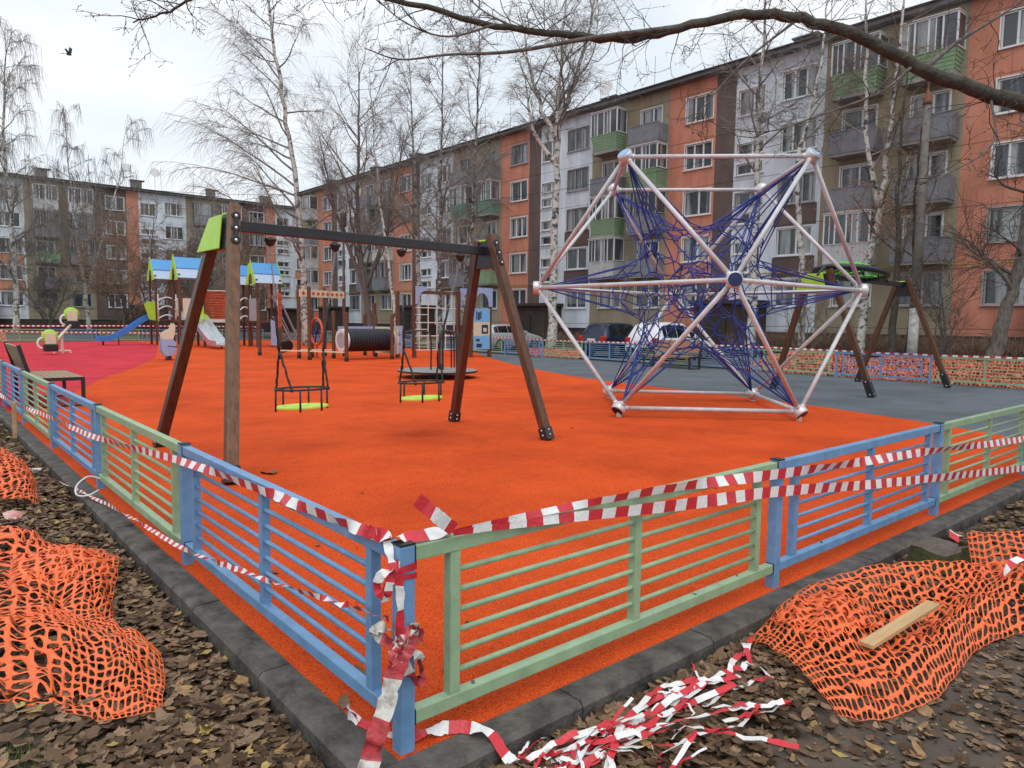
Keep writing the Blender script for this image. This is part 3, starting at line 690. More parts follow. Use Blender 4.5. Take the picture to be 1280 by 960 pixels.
# ------------------------------------------------------------------ rope climbing polyhedron
NC, NS, NZ = V((10.42, 6.02, 2.335)), 2.2, 2.175
root = thing('climbing_net', 'tall silver cuboctahedron climbing frame holding a web of blue ropes', 'climbing frame', (NC.x, NC.y, 0)); O = V((NC.x, NC.y, 0))
nodes = [V((1, 0, 1)), V((-1, 0, 1)), V((0, 1, 1)), V((0, -1, 1)), V((1, 1, 0)), V((1, -1, 0)), V((-1, 1, 0)), V((-1, -1, 0)), V((1, 0, -1)), V((-1, 0, -1)), V((0, 1, -1)), V((0, -1, -1))]
def nw(n): return NC+V((n.x*NS, n.y*NS, n.z*NZ))
for i in range(12):
    for j in range(i+1, 12):
        dd = (nodes[i]-nodes[j]).length; mid = nodes[i].z == 0 and nodes[j].z == 0 and abs(dd-2) < .01
        if abs(dd-math.sqrt(2)) < .01 or mid:
            a, b = nw(nodes[i]), nw(nodes[j]); d = (b-a).normalized(); s = MB(); s.cyl(a+d*.10, b-d*.10, .038, 12)
            so_ = s.build('strut', M['silver'], root, O, smooth=True)
            for e, sg in ((a, 1), (b, -1)): c = MB(); c.tube([e+d*sg*.10, e+d*sg*.135, e+d*sg*.16], [.05, .05, .036], 10); c.build('collar', M['hub'], so_, O, smooth=True)
for n in nodes:
    c = nw(n); d = V((n.x, n.y, n.z*NZ/NS)).normalized(); h = MB()
    h.lathe(c, d, [(.02, -.125), (.07, -.105), (.11, -.06), (.128, 0), (.128, .05), (.12, .075), (.112, .08)], 20); hb = h.build('hub', M['hub'], root, O, smooth=True)
    k = MB(); k.lathe(c+d*.081, d, [(.108, 0), (.108, .006), (.02, .009)], 20); k.build('hub_cap', M['hubcapl' if n.z > 0 else ('hubcap' if n.z == 0 else 'cap')], hb, O, smooth=False)
    if n.z < 0: f = MB(); f.cyl((c.x, c.y, -.05), (c.x, c.y, .1), .05, 10); f.build('foot', M['hub'], hb, O)
# rope web: hexagon mesh (dual of a geodesic sphere) pulled out towards the twelve hubs, plus an inner web and fan ropes
import bmesh
def dual(sub):
    bm = bmesh.new(); bmesh.ops.create_icosphere(bm, subdivisions=sub, radius=1)
    bmesh.ops.rotate(bm, verts=bm.verts, cent=(0, 0, 0), matrix=Matrix.Rotation(.37, 3, 'X') @ Matrix.Rotation(.8, 3, 'Z'))
    fc = [f.calc_center_median().normalized() for f in bm.faces]; bm.faces.index_update()
    ed = [(e.link_faces[0].index, e.link_faces[1].index) for e in bm.edges]; bm.free(); return fc, ed
ND = [n.normalized() for n in nodes]; R_ = random.Random(4)
def shape(d, r0, pull):
    k = max(d.dot(n) for n in ND); t = max(0, (k-.80)/.20); return r0+pull*t*t
fc, ed = dual(3); pts = []
for d in fc:
    dj = (d+V((R_.uniform(-.05, .05), R_.uniform(-.05, .05), R_.uniform(-.05, .05)))).normalized(); pts.append(NC+dj*shape(dj, 1.15, .5))
g = MB(); used = [0]*len(pts)
for a, b in ed:
    if R_.random() < .9: g.tube([pts[a], pts[b]], .0112, 4, cap=False)
fc2, ed2 = dual(2); pts2 = [NC+(d+V((R_.uniform(-.08, .08), R_.uniform(-.08, .08), R_.uniform(-.08, .08)))).normalized()*.55 for d in fc2]
for a, b in ed2: g.tube([pts2[a], pts2[b]], .0105, 4, cap=False)
for i, d in enumerate(fc2):
    if i % 3 == 0: g.tube([pts2[i], min(pts, key=lambda p: (p-pts2[i]).length)], .009, 4, cap=False)
for i, n in enumerate(ND):
    c = nw(nodes[i]); x = n.orthogonal().normalized(); y = n.cross(x); best = {}
    for p in pts:
        e = (p-NC).normalized(); k = e.dot(n)
        if .86 < k < .975:
            s_ = int((math.atan2(e.dot(y), e.dot(x))+math.pi)/(2*math.pi)*9.999)
            if s_ not in best or abs(k-.93) < abs((best[s_]-NC).normalized().dot(n)-.93): best[s_] = p
    for p in best.values(): g.tube([c-n*.09, c.lerp(p, .5)+(NC-c)*.012, p], .0118, 5, cap=False)
g.build('rope_web', M['rope'], root, O, smooth=True)
k = MB()
for p in R_.sample(pts, 90)+R_.sample(pts2, 30): k.ball(p, .017, 6)
tag(k.build('rope_knots', M['hubcap'], root, O), kind='stuff')

# ------------------------------------------------------------------ play towers at the back
root = thing('play_tower', 'wooden play tower complex with blue roofs, orange bridge net and two slides', 'play tower', (12.5, 40.5, 0)); O = V((12.5, 40.5, 0))
PL = 1.5
def tower(x0, x1, y0, y1, zr, zg=None):
    for x in (x0, x1):
        for y in (y0, y1):
            p = MB(); p.box(x-.055, x+.055, y-.055, y+.055, -.05, zr-.95); p.build('post', M['tpost'], root, O)
    d = MB(); d.box(x0, x1, y0, y1, PL-.1, PL); d.build('deck', M['tpost'], root, O)
    ym = (y0+y1)/2; a = .1; hw = (y1-y0)/2+.12
    # each roof: a steep bright-blue upper slab and a paler lower slab per slope
    for s in (-1, 1):
        u = MB(); u.prism([(0, zr), (hw*.62, zr-.62), (hw*.62-.03, zr-.66), (0, zr-.05)], (x1-x0+2*a, 0, 0), (x0-a, ym, 0), ((0, s, 0), (0, 0, 1))); rf = u.build('roof', M['roofb'], root, O)
        u = MB(); u.prism([(hw*.52, zr-.60), (hw, zr-1.16), (hw-.03, zr-1.19), (hw*.52-.03, zr-.64)], (x1-x0+2*a-.04, 0, 0), (x0-a+.02, ym, 0), ((0, s, 0), (0, 0, 1))); u.build('lower_roof', M['roofl'], rf, O)
    for x in (x0-a-.03, x1+a+.0):
        g = MB(); pts = [(-hw, zr-1.25), (-hw*.9, zr-1.0), (0, zr+.14), (hw*.9, zr-1.0), (hw, zr-1.25), (.3, zr-1.25)]+[(.3*math.cos(t*math.pi/8), zr-1.12+.5*math.sin(t*math.pi/8)) for t in range(9)]+[(-.3, zr-1.25)]
        g.prism(pts, (.03, 0, 0), (x, ym, 0), ((0, 1, 0), (0, 0, 1))); g.build('gable', M['lime'], root, O)
def arch_panel(x0, x1, y, mat='whitep', n=3):
    g = MB()
    for i in range(n):
        z = PL+.05+i*.52
        g.tube([(x0+(x1-x0)*t/10, y, z+.22*math.sin(math.pi*t/10)) for t in range(11)], .045, 6)
    g.cyl((x0, y, PL), (x0, y, PL+1.5), .03, 6); g.cyl((x1, y, PL), (x1, y, PL+1.5), .03, 6); g.build('arched_railing', M[mat], root, O, smooth=True)
tower(10.15, 11.35, 43.5, 44.7, 5.05); tower(10.45, 11.75, 39.9, 41.1, 5.0); tower(13.65, 14.45, 40.0, 41.2, 4.75); tower(14.0, 15.35, 37.9, 39.1, 4.8)
arch_panel(10.25, 11.25, 43.44); arch_panel(13.75, 14.4, 39.94)
b = MB(); b.prism([(0, 0), (.55, -.1), (.55, 1.0), (-.1, 1.05), (-.25, .85)], (0, .03, 0), (9.75, 43.45, PL+.0), ((1, 0, 0), (0, 0, 1))); b.build('side_panel', M['lime'], root, O)
b = MB(); b.prism([(0, 0), (.5, 0), (.42, 1.15), (.05, 1.15)], (0, .03, 0), (11.25, 39.82, PL), ((1, 0, 0), (0, 0, 1))); b.build('side_panel', M['lime'], root, O)
b = MB(); b.box(10.6, 11.2, 39.83, 39.86, PL+.1, PL+1.2); b.build('side_panel', M['cream'], root, O)
b = MB(); b.box(11.25, 11.4, 43.42, 43.45, PL+.2, PL+1.3); b.build('side_panel', M['cream'], root, O)
def slide(path, wd, mat, sides=.16, across=(0, 1, 0)):
    c = V(across); n = len(path); vs = []
    prof = [(-wd/2-.03, sides), (-wd/2, sides), (-wd/2+.02, .03), (0, 0), (wd/2-.02, .03), (wd/2, sides), (wd/2+.03, sides), (wd/2+.03, -.05), (-wd/2-.03, -.05)]
    for i, p in enumerate(path):
        d = (path[min(i+1, n-1)]-path[max(i-1, 0)]).normalized(); u = c.cross(d); u = u if u.z > 0 else -u
        vs += [p+c*a+u*b for a, b in prof]
    k = len(prof); fs = [(i*k+j, i*k+(j+1) % k, (i+1)*k+(j+1) % k, (i+1)*k+j) for i in range(n-1) for j in range(k)]+[tuple(range(k)), tuple(range(n*k-1, n*k-k-1, -1))]
    return MB().add(vs, fs).build('slide', M[mat], root, O, smooth=False)
slide(spline([(10.1, 43.95, 1.62), (9.6, 43.95, 1.45), (8.7, 43.9, .82), (8.0, 43.9, .42), (7.6, 43.9, .3), (7.1, 43.9, .28)], 5), .55, 'bluep', .22)
b = MB(); b.cyl((7.4, 43.9, -.02), (7.4, 43.9, .25), .05, 8); b.build('slide_foot', M['black'], root, O); b = MB(); b.cyl((8.2, 43.9, -.02), (8.2, 43.9, .45), .03, 8); b.build('slide_foot', M['black'], root, O)
slide(spline([(11.3, 39.85, 1.62), (11.33, 39.4, 1.5), (11.4, 38.3, .85), (11.5, 37.3, .32), (11.55, 36.9, .22), (11.6, 36.3, .2)], 5), .85, 'steel', .24, (1, 0, 0))
b = MB(); b.cyl((11.55, 36.6, -.02), (11.55, 36.6, .18), .05, 8); b.build('slide_foot', M['black'], root, O)
b = MB(); b.box(11.75, 13.7, 40.1, 40.9, PL-.06, PL+.02); b.box(11.7, 13.7, 40.04, 40.09, PL-.12, PL+.06); b.build('bridge_deck', M['whitep'], root, O)
g = MB(); R_ = random.Random(2)
for y in (40.12, 40.88):
    for i in range(15):
        x = 11.85+i*.125; g.tube([(x, y, PL+.08), (x+R_.uniform(-.05, .05), y+R_.uniform(-.03, .03), PL+.9), (x, y, PL+1.6)], .03, 4)
    for i in range(11):
        z = PL+.1+i*.15; g.tube([(11.8, y, z), (12.3, y, z+R_.uniform(-.05, .05)), (13, y, z+R_.uniform(-.05, .05)), (13.6, y, z)], .03, 4)
g.build('bridge_net', M['rednet'], root, O)
for y in (40.09, 40.91): g = MB(); g.cyl((11.75, y, PL+1.68), (13.65, y, PL+1.68), .04, 6); g.build('handrail', M['cream'], root, O)
# grey ladder ramps and blue boards on the right-hand tower
g = MB()
for y in (38.0, 38.9): g.bar((15.25, y, 3.0), (16.5, y, .35), .05, .2, up=(0, 1, 0)); 
for y in (38.05, 38.85): g.bar((15.3, y, 1.75), (16.2, y, -.02), .06, .18, up=(0, 1, 0))
for i in range(7): z = .25+i*.24; x = 16.15-.87*(z/1.75); g.bar((x, 38.05, z), (x, 38.85, z), .16, .035)
g.build('ladder', M['greyp'], root, O)
g = MB(); g.prism([(0, 0), (.55, 0), (.3, 1.35), (.0, 1.5)], (0, .03, 0), (14.75, 37.8, .1), ((1, 0, 0), (0, 0, 1))); g.build('side_panel', M['lilac'], root, O)
g = MB(); g.box(13.55, 13.95, 37.84, 37.87, PL, PL+1.25); g.build('side_panel', M['greyp'], root, O)
g = MB(); g.box(11.9, 12.35, 39.6, 39.63, .2, 1.2); g.box(12.5, 12.9, 41.3, 41.33, .1, 1.0); g.build('side_panel', M['lilac'], root, O)

# ------------------------------------------------------------------ obstacle course with tunnel
root = thing('obstacle_course', 'timber obstacle course of tall posts with black corrugated tunnel and red steering wheel', 'obstacle course', (12.9, 25, 0)); O = V((12.9, 25, 0))
def opost(x, y, h, t=.075, mat='tpost'):
    p = MB(); p.lathe((x, y, -.05), (0, 0, 1), [(t, 0), (t, h), (t*.8, h+.05)], 10); o_ = p.build('post', M[mat], root, O, smooth=False)
    s = MB(); s.lathe((x, y, -.05), (0, 0, 1), [(t+.012, 0), (t+.012, .2)], 10); s.build('post_shoe', M['black'], o_, O)
for x, y, h in ((11.24, 26.16, 3.05), (11.11, 24.87, 2.95), (13.0, 27.4, 3.05), (13.75, 27.0, 3.2), (12.48, 25.5, 2.0), (11.87, 23.2, 1.93), (14.71, 25.9, 1.85), (14.32, 23.85, 1.9), (10.9, 27.3, 1.3), (10.3, 25.9, .55), (10.75, 29.2, 2.4), (12.0, 26.55, 2.1), (14.9, 27.2, 1.9)): opost(x, y, h)
c = MB(); prof = []
for i in range(16): prof += [(.44, i*.135), (.44, i*.135+.05), (.475, i*.135+.07), (.475, i*.135+.115)]
c.lathe((12.5, 24.45, .80), (1, .04, 0), prof[:-2]+[(.44, 2.06), (.38, 2.06), (.38, .01)], 28); tn = c.build('tunnel', M['tunnel'], root, O, smooth=False)
for x, sg, mt in ((12.28, 1, 'cream'), (14.58, 1, 'cream')):
    g = MB(); g.lathe((x, 24.45, .80), (1, .04, 0), [(.34, 0), (.46, 0), (.46, .16), (.34, .16), (.34, 0)], 24); g.build('tunnel_mouth', M['whitep'], root, O)
g = MB(); g.box(14.62, 14.66, 23.9, 25.8, .2, 1.35); g.build('end_panel', M['cream'], root, O)
g = MB(); g.box(12.9, 14.6, 25.9, 25.94, .9, 1.35); g.build('side_panel', M['lilac'], root, O)
for p, q in (((11.24, 26.16), (12.48, 25.5)), ((11.11, 24.87), (11.87, 23.2)), ((10.3, 25.9), (11.11, 24.87))): g = MB(); g.bar((*p, .36), (*q, .36), .10, .05); g.build('balance_beam', M['cream'], root, O)
# pale banner beam with red diamonds
g = MB(); a, b_ = V((11.24, 26.05, 2.72)), V((13.7, 26.9, 2.72)); g.bar(a, b_, .05, .30); bn = g.build('banner_beam', M['cream'], root, O)
g = MB()
for i in range(9):
    c = a.lerp(b_, (i+.7)/9.4); d = (b_-a).normalized(); g.prism([(-.10, 0), (0, -.09), (.10, 0), (0, .09)], V((d.y, -d.x, 0))*.035, c, (d, (0, 0, 1)))
g.build('diamond', M['red'], bn, O)
g = MB(); g.tube([V((11.95, 26, 1.12))+V((0, .55*math.cos(t), .55*math.sin(t))) for t in [2*math.pi*i/28 for i in range(28)]], .055, 8, closed=True); st = g.build('steering_wheel', M['red'], root, O, smooth=True)
g = MB()
for t in range(5): t = 2*math.pi*t/5; g.cyl((11.95, 26, 1.12), (11.95, 26+.53*math.cos(t), 1.12+.53*math.sin(t)), .028, 6)
g.lathe((11.86, 26, 1.12), (1, 0, 0), [(.13, 0), (.13, .16)], 12); g.build('spokes', M['hubcap'], st, O)
g = MB(); g.cyl((11.95, 26, -.02), (11.95, 26, .56), .05, 8); g.cyl((11.95, 26, 1.67), (11.95, 26, 1.95), .05, 8); g.build('wheel_post', M['red'], root, O)
g = MB(); R_ = random.Random(8)
for i in range(8):
    for j in range(9):
        p = V((10.85+.12*i, 27.3+.24*i, .6+j*.24)); q = p+V((.12, .24, R_.uniform(-.05, .05))); r_ = p+V((0, 0, .24)); g.tube([p, q], .018, 4); g.tube([p, r_], .018, 4)
g.build('rope_wall', M['rednet'], root, O)
for k in range(3): g = MB(); g.lathe((10.9+.3*k, 26.9+.5*k, .45), (0, 1, .2), [(.16, 0), (.26, .02), (.26, .16), (.16, .18)], 14); g.build('rubber_disc', M['black'], root, O)

# white rope wall with corner boards
root = thing('rope_wall', 'white square rope net hung between wooden posts with pale blue corner boards', 'rope wall', (17, 24.4, 0)); O = V((17, 24.4, 0))
for x, y, h in ((15.85, 24.5, 3.05), (18.1, 24.3, 3.0), (15.3, 25.0, 2.9), (15.0, 26.5, 2.4)): p = MB(); p.box(x-.07, x+.07, y-.07, y+.07, -.05, h); p.build('post', M['tpost'], root, O)
g = MB()
for i in range(5): x = 16.05+i*.475; g.cyl((x, 24.42, .3), (x, 24.42, 2.8), .024, 6)
for z in (.33, .95, 1.55, 2.2): g.cyl((15.85, 24.41, z), (18.1, 24.41, z), .024, 6)
for z in (.64, 1.25, 1.9): g.cyl((15.85, 24.41, z), (16.5, 24.41, z), .02, 6)
g.build('rope_net', M['wrope'], root, O)
g = MB(); g.bar((15.85, 24.45, 2.88), (18.1, 24.35, 2.88), .09, .14); g.build('top_beam', M['tpost'], root, O)
for x0, s in ((15.78, 1), (18.2, 1)):
    g = MB(); pts = [(0, 0), (.0, .78), (.62, .78), (.62, .62)]+[(.62-.5*math.sin(t*math.pi/14), .12+.5*math.cos(t*math.pi/14)) for t in range(1, 8)]+[(.1, 0)]
    g.prism([(x*s, y) for x, y in pts], (0, .03, 0), (x0, 24.28, 2.35), ((1, 0, 0), (0, 0, 1))); g.build('corner_board', M['lilac'], root, O)
g = MB(); g.box(14.55, 15.2, 24.3, 24.34, .22, 1.4); b_ = g.build('play_panel', M['lilac'], root, O)
g = MB()
for z in (.6, 1.0): 
    g.box(14.72, 14.82, 24.285, 24.299, z, z+.04); g.box(14.92, 15.02, 24.285, 24.299, z, z+.04); g.tube([(14.80, 24.28, z+.12), (14.87, 24.28, z+.05), (14.95, 24.28, z+.12)], .012, 4)
g.build('marking', M['letters'], b_, O)
# picture board
root = thing('play_board', 'tall blue and cream play board with dark square pictures between two posts', 'play board', (18.7, 23.4, 0)); O = V((18.7, 23.4, 0))
for x in (18.22, 19.3): p = MB(); p.box(x-.07, x+.07, 23.43, 23.57, -.05, 2.45); p.build('post', M['tpost'], root, O)
for z0, z1, mt in ((1.62, 2.22, 'blueinfo'), (.98, 1.61, 'cream'), (.36, .97, 'blueinfo')): p = MB(); p.box(18.3, 19.22, 23.38, 23.42, z0, z1); p.build('board', M[mt], root, O)
g = MB(); pts = [(-.62, 0), (-.62, .85), (.62, .85), (.62, 0)]+[(.42*math.cos(t*math.pi/10), .62*math.sin(t*math.pi/10)) for t in range(0, 11)]
g.prism(pts, (0, .03, 0), (18.76, 23.39, 2.3), ((1, 0, 0), (0, 0, 1))); g.build('arch_board', M['lilac'], root, O)
for x, z, w_, h_ in ((18.42, 1.72, .05, .36), (18.52, 1.70, .1, .34), (18.66, 1.76, .06, .32), (18.75, 1.08, .36, .4), (18.45, .46, .3, .16), (18.42, .74, .2, .1)): g = MB(); g.box(x, x+w_, 23.365, 23.379, z, z+h_); g.build('picture', M['letters'], root, O)
g = MB(); g.box(18.82, 19.02, 23.355, 23.364, 1.16, 1.34); g.build('picture_inset', M['cream'], root, O)

# ------------------------------------------------------------------ carousel, spring rider, seesaw, benches
cx, cy = 10.5, 14.95
root = thing('carousel', 'flat grey playground carousel disc with black hand rails', 'carousel', (cx, cy, 0)); O = V((cx, cy, 0))
g = MB(); g.lathe((cx, cy, .17), (0, 0, 1), [(1.12, 0), (1.15, .01), (1.15, .05), (1.12, .06), (.1, .065)], 40); g.build('platform', pm('chequer_plate', (.33, .31, .30), .45, scale=20, bump=.3, metal=.3), root, O)
g = MB(); g.lathe((cx, cy, -.02), (0, 0, 1), [(.3, 0), (.3, .18), (.9, .19)], 24); g.lathe((cx, cy, .165), (0, 0, 1), [(1.16, 0), (1.165, .004), (1.165, .05), (1.155, .052)], 40); g.build('base', M['black'], root, O)
for t in (0.5, 2.6, 4.7):
    u = V((math.cos(t), math.sin(t), 0)); n_ = V((-u.y, u.x, 0)); c = V((cx, cy, .22))+u*.62
    for k in (-.05, .05):
        r = MB(); r.tube(spline([c-u*.42+n_*k, c-u*.42+n_*k+V((0, 0, .85)), c-u*.3+n_*k+V((0, 0, 1.1)), c+u*.2+n_*k+V((0, 0, 1.12)), c+u*.36+n_*k+V((0, 0, .9)), c+u*.4+n_*k], 5), .022, 7); r.build('hand_rail', M['black'], root, O, smooth=True)
sx, sy = 6.45, 27.3
root = thing('spring_rider', 'grey and cream spring rider with shaped side panels', 'spring rider', (sx, sy, 0)); O = V((sx, sy, 0))
for k in (-.15, .15):
    g = MB(); g.prism([(-0.259, .34), (-0.158, .16), (0.101, .16), (0.245, .36), (0.259, .66), (0.144, .80), (-0.245, .80), (-0.288, .55)], (0, .03, 0), (sx, sy+k, 0), ((1, 0, 0), (0, 0, 1))); g.build('side_panel', M['lilac'], root, O, bevel=.01)
    g = MB(); g.prism([(-0.245, .803), (0.144, .803), (0.216, 1.0), (0.245, 1.34), (0.158, 1.44), (0.072, 1.20), (-0.072, 1.14), (-0.245, 1.02)], (0, .03, 0), (sx, sy+k, 0), ((1, 0, 0), (0, 0, 1))); g.build('back_panel', M['cream'], root, O, bevel=.01)
g = MB(); g.box(sx-.2, sx+.1, sy-.12, sy+.15, .62, .66); g.build('seat', M['greyp'], root, O)
g = MB(); g.tube([(sx+.11*math.cos(t*.7), sy+.11*math.sin(t*.7), .03+t*.2/36*1.1) for t in range(37)], .018, 6); g.lathe((sx, sy, -.02), (0, 0, 1), [(.2, 0), (.2, .04), (.12, .05)], 14); g.build('spring', M['black'], root, O)
g = MB(); g.cyl((sx-.1, sy-.35, .55), (sx+.45, sy-.35, .5), .02, 6); g.cyl((sx-.3, sy+.3, .95), (sx+.35, sy+.3, .95), .02, 6); g.build('handle', M['black'], root, O)
# seesaw seen end-on
root = thing('seesaw', 'seesaw on the crimson surface, one lime-backed seat raised and one on the ground', 'seesaw', (4.1, 34.5, 0)); O = V((4.1, 34.5, 0))
A, B = V((3.45, 33.6, .34)), V((4.6, 35.6, 1.32)); C2 = A.lerp(B, .5)
g = MB(); g.cyl(A, B, .06, 10); g.build('beam', M['cream'], root, O, smooth=True)
g = MB(); g.cyl((C2.x-.32, C2.y, .1), (C2.x+.32, C2.y, .1), .05, 8); g.cyl((C2.x, C2.y, -.02), (C2.x, C2.y, C2.z), .055, 8); g.cyl((C2.x-.3, C2.y, -.02), (C2.x-.3, C2.y, .1), .05, 8); g.cyl((C2.x+.3, C2.y, -.02), (C2.x+.3, C2.y, .1), .05, 8); g.build('pivot', M['cream'], root, O)
for P_ in (A, B):
    s = MB(); s.box(P_.x-.26, P_.x+.26, P_.y-.22, P_.y+.22, P_.z-.2, P_.z+.10); se = s.build('seat', M['cap'], root, O, bevel=.03)
    r = MB(); r.ball(P_+V((0, .14, .42)), .31, 20, (1, .25, 1)); r.build('backrest', M['lime'], se, O, smooth=True)
    r = MB(); r.box(P_.x-.2, P_.x+.2, P_.y-.1, P_.y-.06, P_.z+.1, P_.z+.58); r.build('front_panel', M['cream'], se, O, bevel=.02)
    r = MB(); r.tube([P_+V((-.30+.17*math.cos(t), -.1, .15+.22*math.sin(t))) for t in [math.pi*(.5+i/12) for i in range(13)]], .045, 8); r.build('handle', M['whitep'], se, O, smooth=True)
def bench(label, x0, x1, y0, y1, zs, back, mat, zb, slant):
    """slatted bench along y; back = x of backrest side"""
    root = thing('bench', label, 'bench', ((x0+x1)/2, (y0+y1)/2, 0)); O = V(root.location); n = 9
    s = MB(); wx = (x1-x0)/n
    for i in range(n): s.box(x0+i*wx+.006, x0+(i+1)*wx-.006, y0+.05, y1-.05, zs-.035, zs)
    s.build('seat', M[mat], root, O, bevel=.004)
    sg = -1 if back == x0 else 1
    p = V((back-sg*.04, 0, zs+.12)); q = V((back+sg*slant, 0, zb)); b = MB()
    for i in range(5):
        a, c = p.lerp(q, (i+.06)/5), p.lerp(q, (i+.94)/5); b.bar((a.x, (y0+y1)/2, a.z), (c.x, (y0+y1)/2, c.z), y1-y0-.1, .03, up=(1, 0, 0))
    bo = b.build('backrest', M[mat], root, O)
    for y in (y0+.025, y1-.025): f = MB(); f.bar(p+V((0, y, -.14)), q+V((0, y, .02)), .06, .06, up=(1, 0, 0)); f.build('back_frame', M['black'], bo, O)
    f = MB(); f.box(x0, x1, y0, y0+.05, zs-.06, zs+.002); f.box(x0, x1, y1-.05, y1, zs-.06, zs+.002); f.build('seat_frame', M['black'], root, O)
    for x in (x0+.03, x1-.03):
        for y in (y0+.03, y1-.03): l = MB(); l.box(x-.03, x+.03, y-.03, y+.03, -.02, zs-.06); l.build('leg', M['black'], root, O)
    for y in (y0+.03, y1-.03):
        l = MB(); l.box(x0+.06, x1-.06, y-.03, y+.03, -.005, .03); l.build('foot_rail', M['black'], root, O)
bench('slatted wooden bench with dark metal frame beside the left railing on the crimson edge', .28, 1.16, 12.9, 15.0, .54, .28, 'bwood', 1.12, .12)
bench('orange-brown slatted bench with tall back on the grey surface in front of the white car', 20.1, 20.75, 13.0, 15.15, .46, 20.75, 'bwoodr', 1.02, .1)

# ------------------------------------------------------------------ parked cars (nose towards the block)
def car(label, x, y, paint, H=1.72, L_=4.6, W=1.86):
    """rear at x, centre line y, nose to +x"""
    root = thing('parked_car', label, 'car', (x, y, -.08)); h = W/2
    # stations along the length: (x, sill z, belt z, roof z, belt half-width, roof half-width)
    S = [(0, .45, .62, .80, h*.86, h*.80), (.03, .33, .95, 1.02, h*.95, h*.86), (.12, .28, 1.0, 1.22, h*.98, h*.80), (.45, .26, 1.02, H-.10, h, h*.72), (.75, .25, 1.02, H-.02, h, h*.72), (1.5, .24, 1.01, H, h, h*.73),
         (2.2, .24, 1.0, H-.03, h, h*.72), (2.6, .24, .99, H-.17, h, h*.70), (3.35, .24, .98, 1.03, h, h*.76), (3.9, .26, .88, .95, h*.98, h*.74), (4.35, .3, .74, .82, h*.92, h*.7), (L_-.03, .36, .6, .66, h*.82, h*.62), (L_, .42, .5, .55, h*.7, h*.55)]
    vs = []; k = 10
    for sx_, zs, zb, zr, wb, wr in S:
        half = [(wb*.9, zs), (wb, zs+.14), (wb, zb-.06), (wb*.97, zb), (wr, zr-.05), (wr*.8, zr)]
        half = [half[0], half[1], half[2], half[3], half[4]]+[(wr*.75, zr)]
        ring = [(a, b) for a, b in half]+[(-a, b) for a, b in half[::-1]]; vs += [(sx_, a, b) for a, b in ring]; k = len(ring)
    fs = [(i*k+j, i*k+(j+1) % k, (i+1)*k+(j+1) % k, (i+1)*k+j) for i in range(len(S)-1) for j in range(k)]+[tuple(range(k-1, -1, -1)), tuple(range((len(S)-1)*k, len(S)*k))]
    MB().add(vs, fs).build('body', M[paint], root, smooth=True, bevel=.02)
    def R(i, t, s, out=.012):
        """point on greenhouse side at station i, height fraction t"""
        sx_, zs, zb, zr, wb, wr = S[i]; a, b = wb*.97, wr; return V((sx_, s*(a+(b-a)*t+out), zb+(zr-.05-zb)*t))
    for s in (-1, 1):
        for i0, i1 in ((3, 4), (4, 5), (5, 6), (6, 7)):
            a, b, c, d = R(i0, .08, s), R(i1, .08, s), R(i1, .9, s), R(i0, .9, s)
            g = .04; a.x += g; d.x += g
            if i0 == 6: b = R(8, .1, s); b.x -= .12
            MB().add([a, b, c, d], [(0, 1, 2, 3)]).build('window', M['glass'], root)
    z0, z1 = 1.06, H-.13
    MB().add([(.085, -h*.74, z0), (.085, h*.74, z0), (.43, h*.62, z1), (.43, -h*.62, z1)], [(0, 1, 2, 3)]).build('rear_window', M['glass'], root)
    MB().add([(3.30, -h*.72, 1.08), (3.30, h*.72, 1.08), (2.64, h*.64, H-.16), (2.64, -h*.64, H-.16)], [(0, 1, 2, 3)]).build('windscreen', M['glass'], root)
    for s in (-1, 1):
        t = MB(); t.box(-.015, .16, s*h*.80-.15, s*h*.80+.15, .80, 1.06); t.build('tail_light', M['tail'], root, bevel=.03)
        m_ = MB(); m_.box(2.75, 2.92, s*(h+.02)-.09, s*(h+.02)+.09, 1.02, 1.16); m_.build('mirror', M[paint], root, bevel=.03)
        t = MB(); t.box(4.22, 4.45, s*h*.68-.14, s*h*.68+.14, .62, .76); t.build('headlight', M['glass'], root, bevel=.02)
        for wx in (.85, 3.6):
            wh = MB(); wh.lathe((wx, s*(h-.19), .34), (0, s, 0), [(.2, 0), (.335, .02), (.345, .06), (.345, .16), (.33, .2), (.22, .205)], 24); wo_ = wh.build('wheel', M['tyre'], root)
            r = MB(); r.lathe((wx, s*(h-.19), .34), (0, s, 0), [(.21, .19), (.215, .21), (.19, .212), (.05, .2)], 20)
            for q in range(5): t_ = 2*math.pi*q/5; r.bar((wx, s*(h+.018), .34), (wx+.2*math.cos(t_), s*(h+.018), .34+.2*math.sin(t_)), .05, .02, up=(0, 1, 0))
            r.build('rim', M['rim'], wo_)
    p = MB(); p.box(-.02, .01, -.26, .26, .82, .93); p.build('number_plate', M['whitep'], root)
    b = MB(); b.box(-.05, .2, -h*.8, h*.8, .36, .56); b.build('bumper', M['cap'], root, bevel=.03)
car('white estate car parked at the left beyond the blue play board', 24.7, 31.2, 'cars', 1.55)
car('dark navy hatchback parked beside the brown entrance', 24.6, 22.05, 'card', 1.72)
car('large white off-road car parked behind the slatted bench', 24.5, 18.85, 'carw', 1.78, 4.8, 1.98)
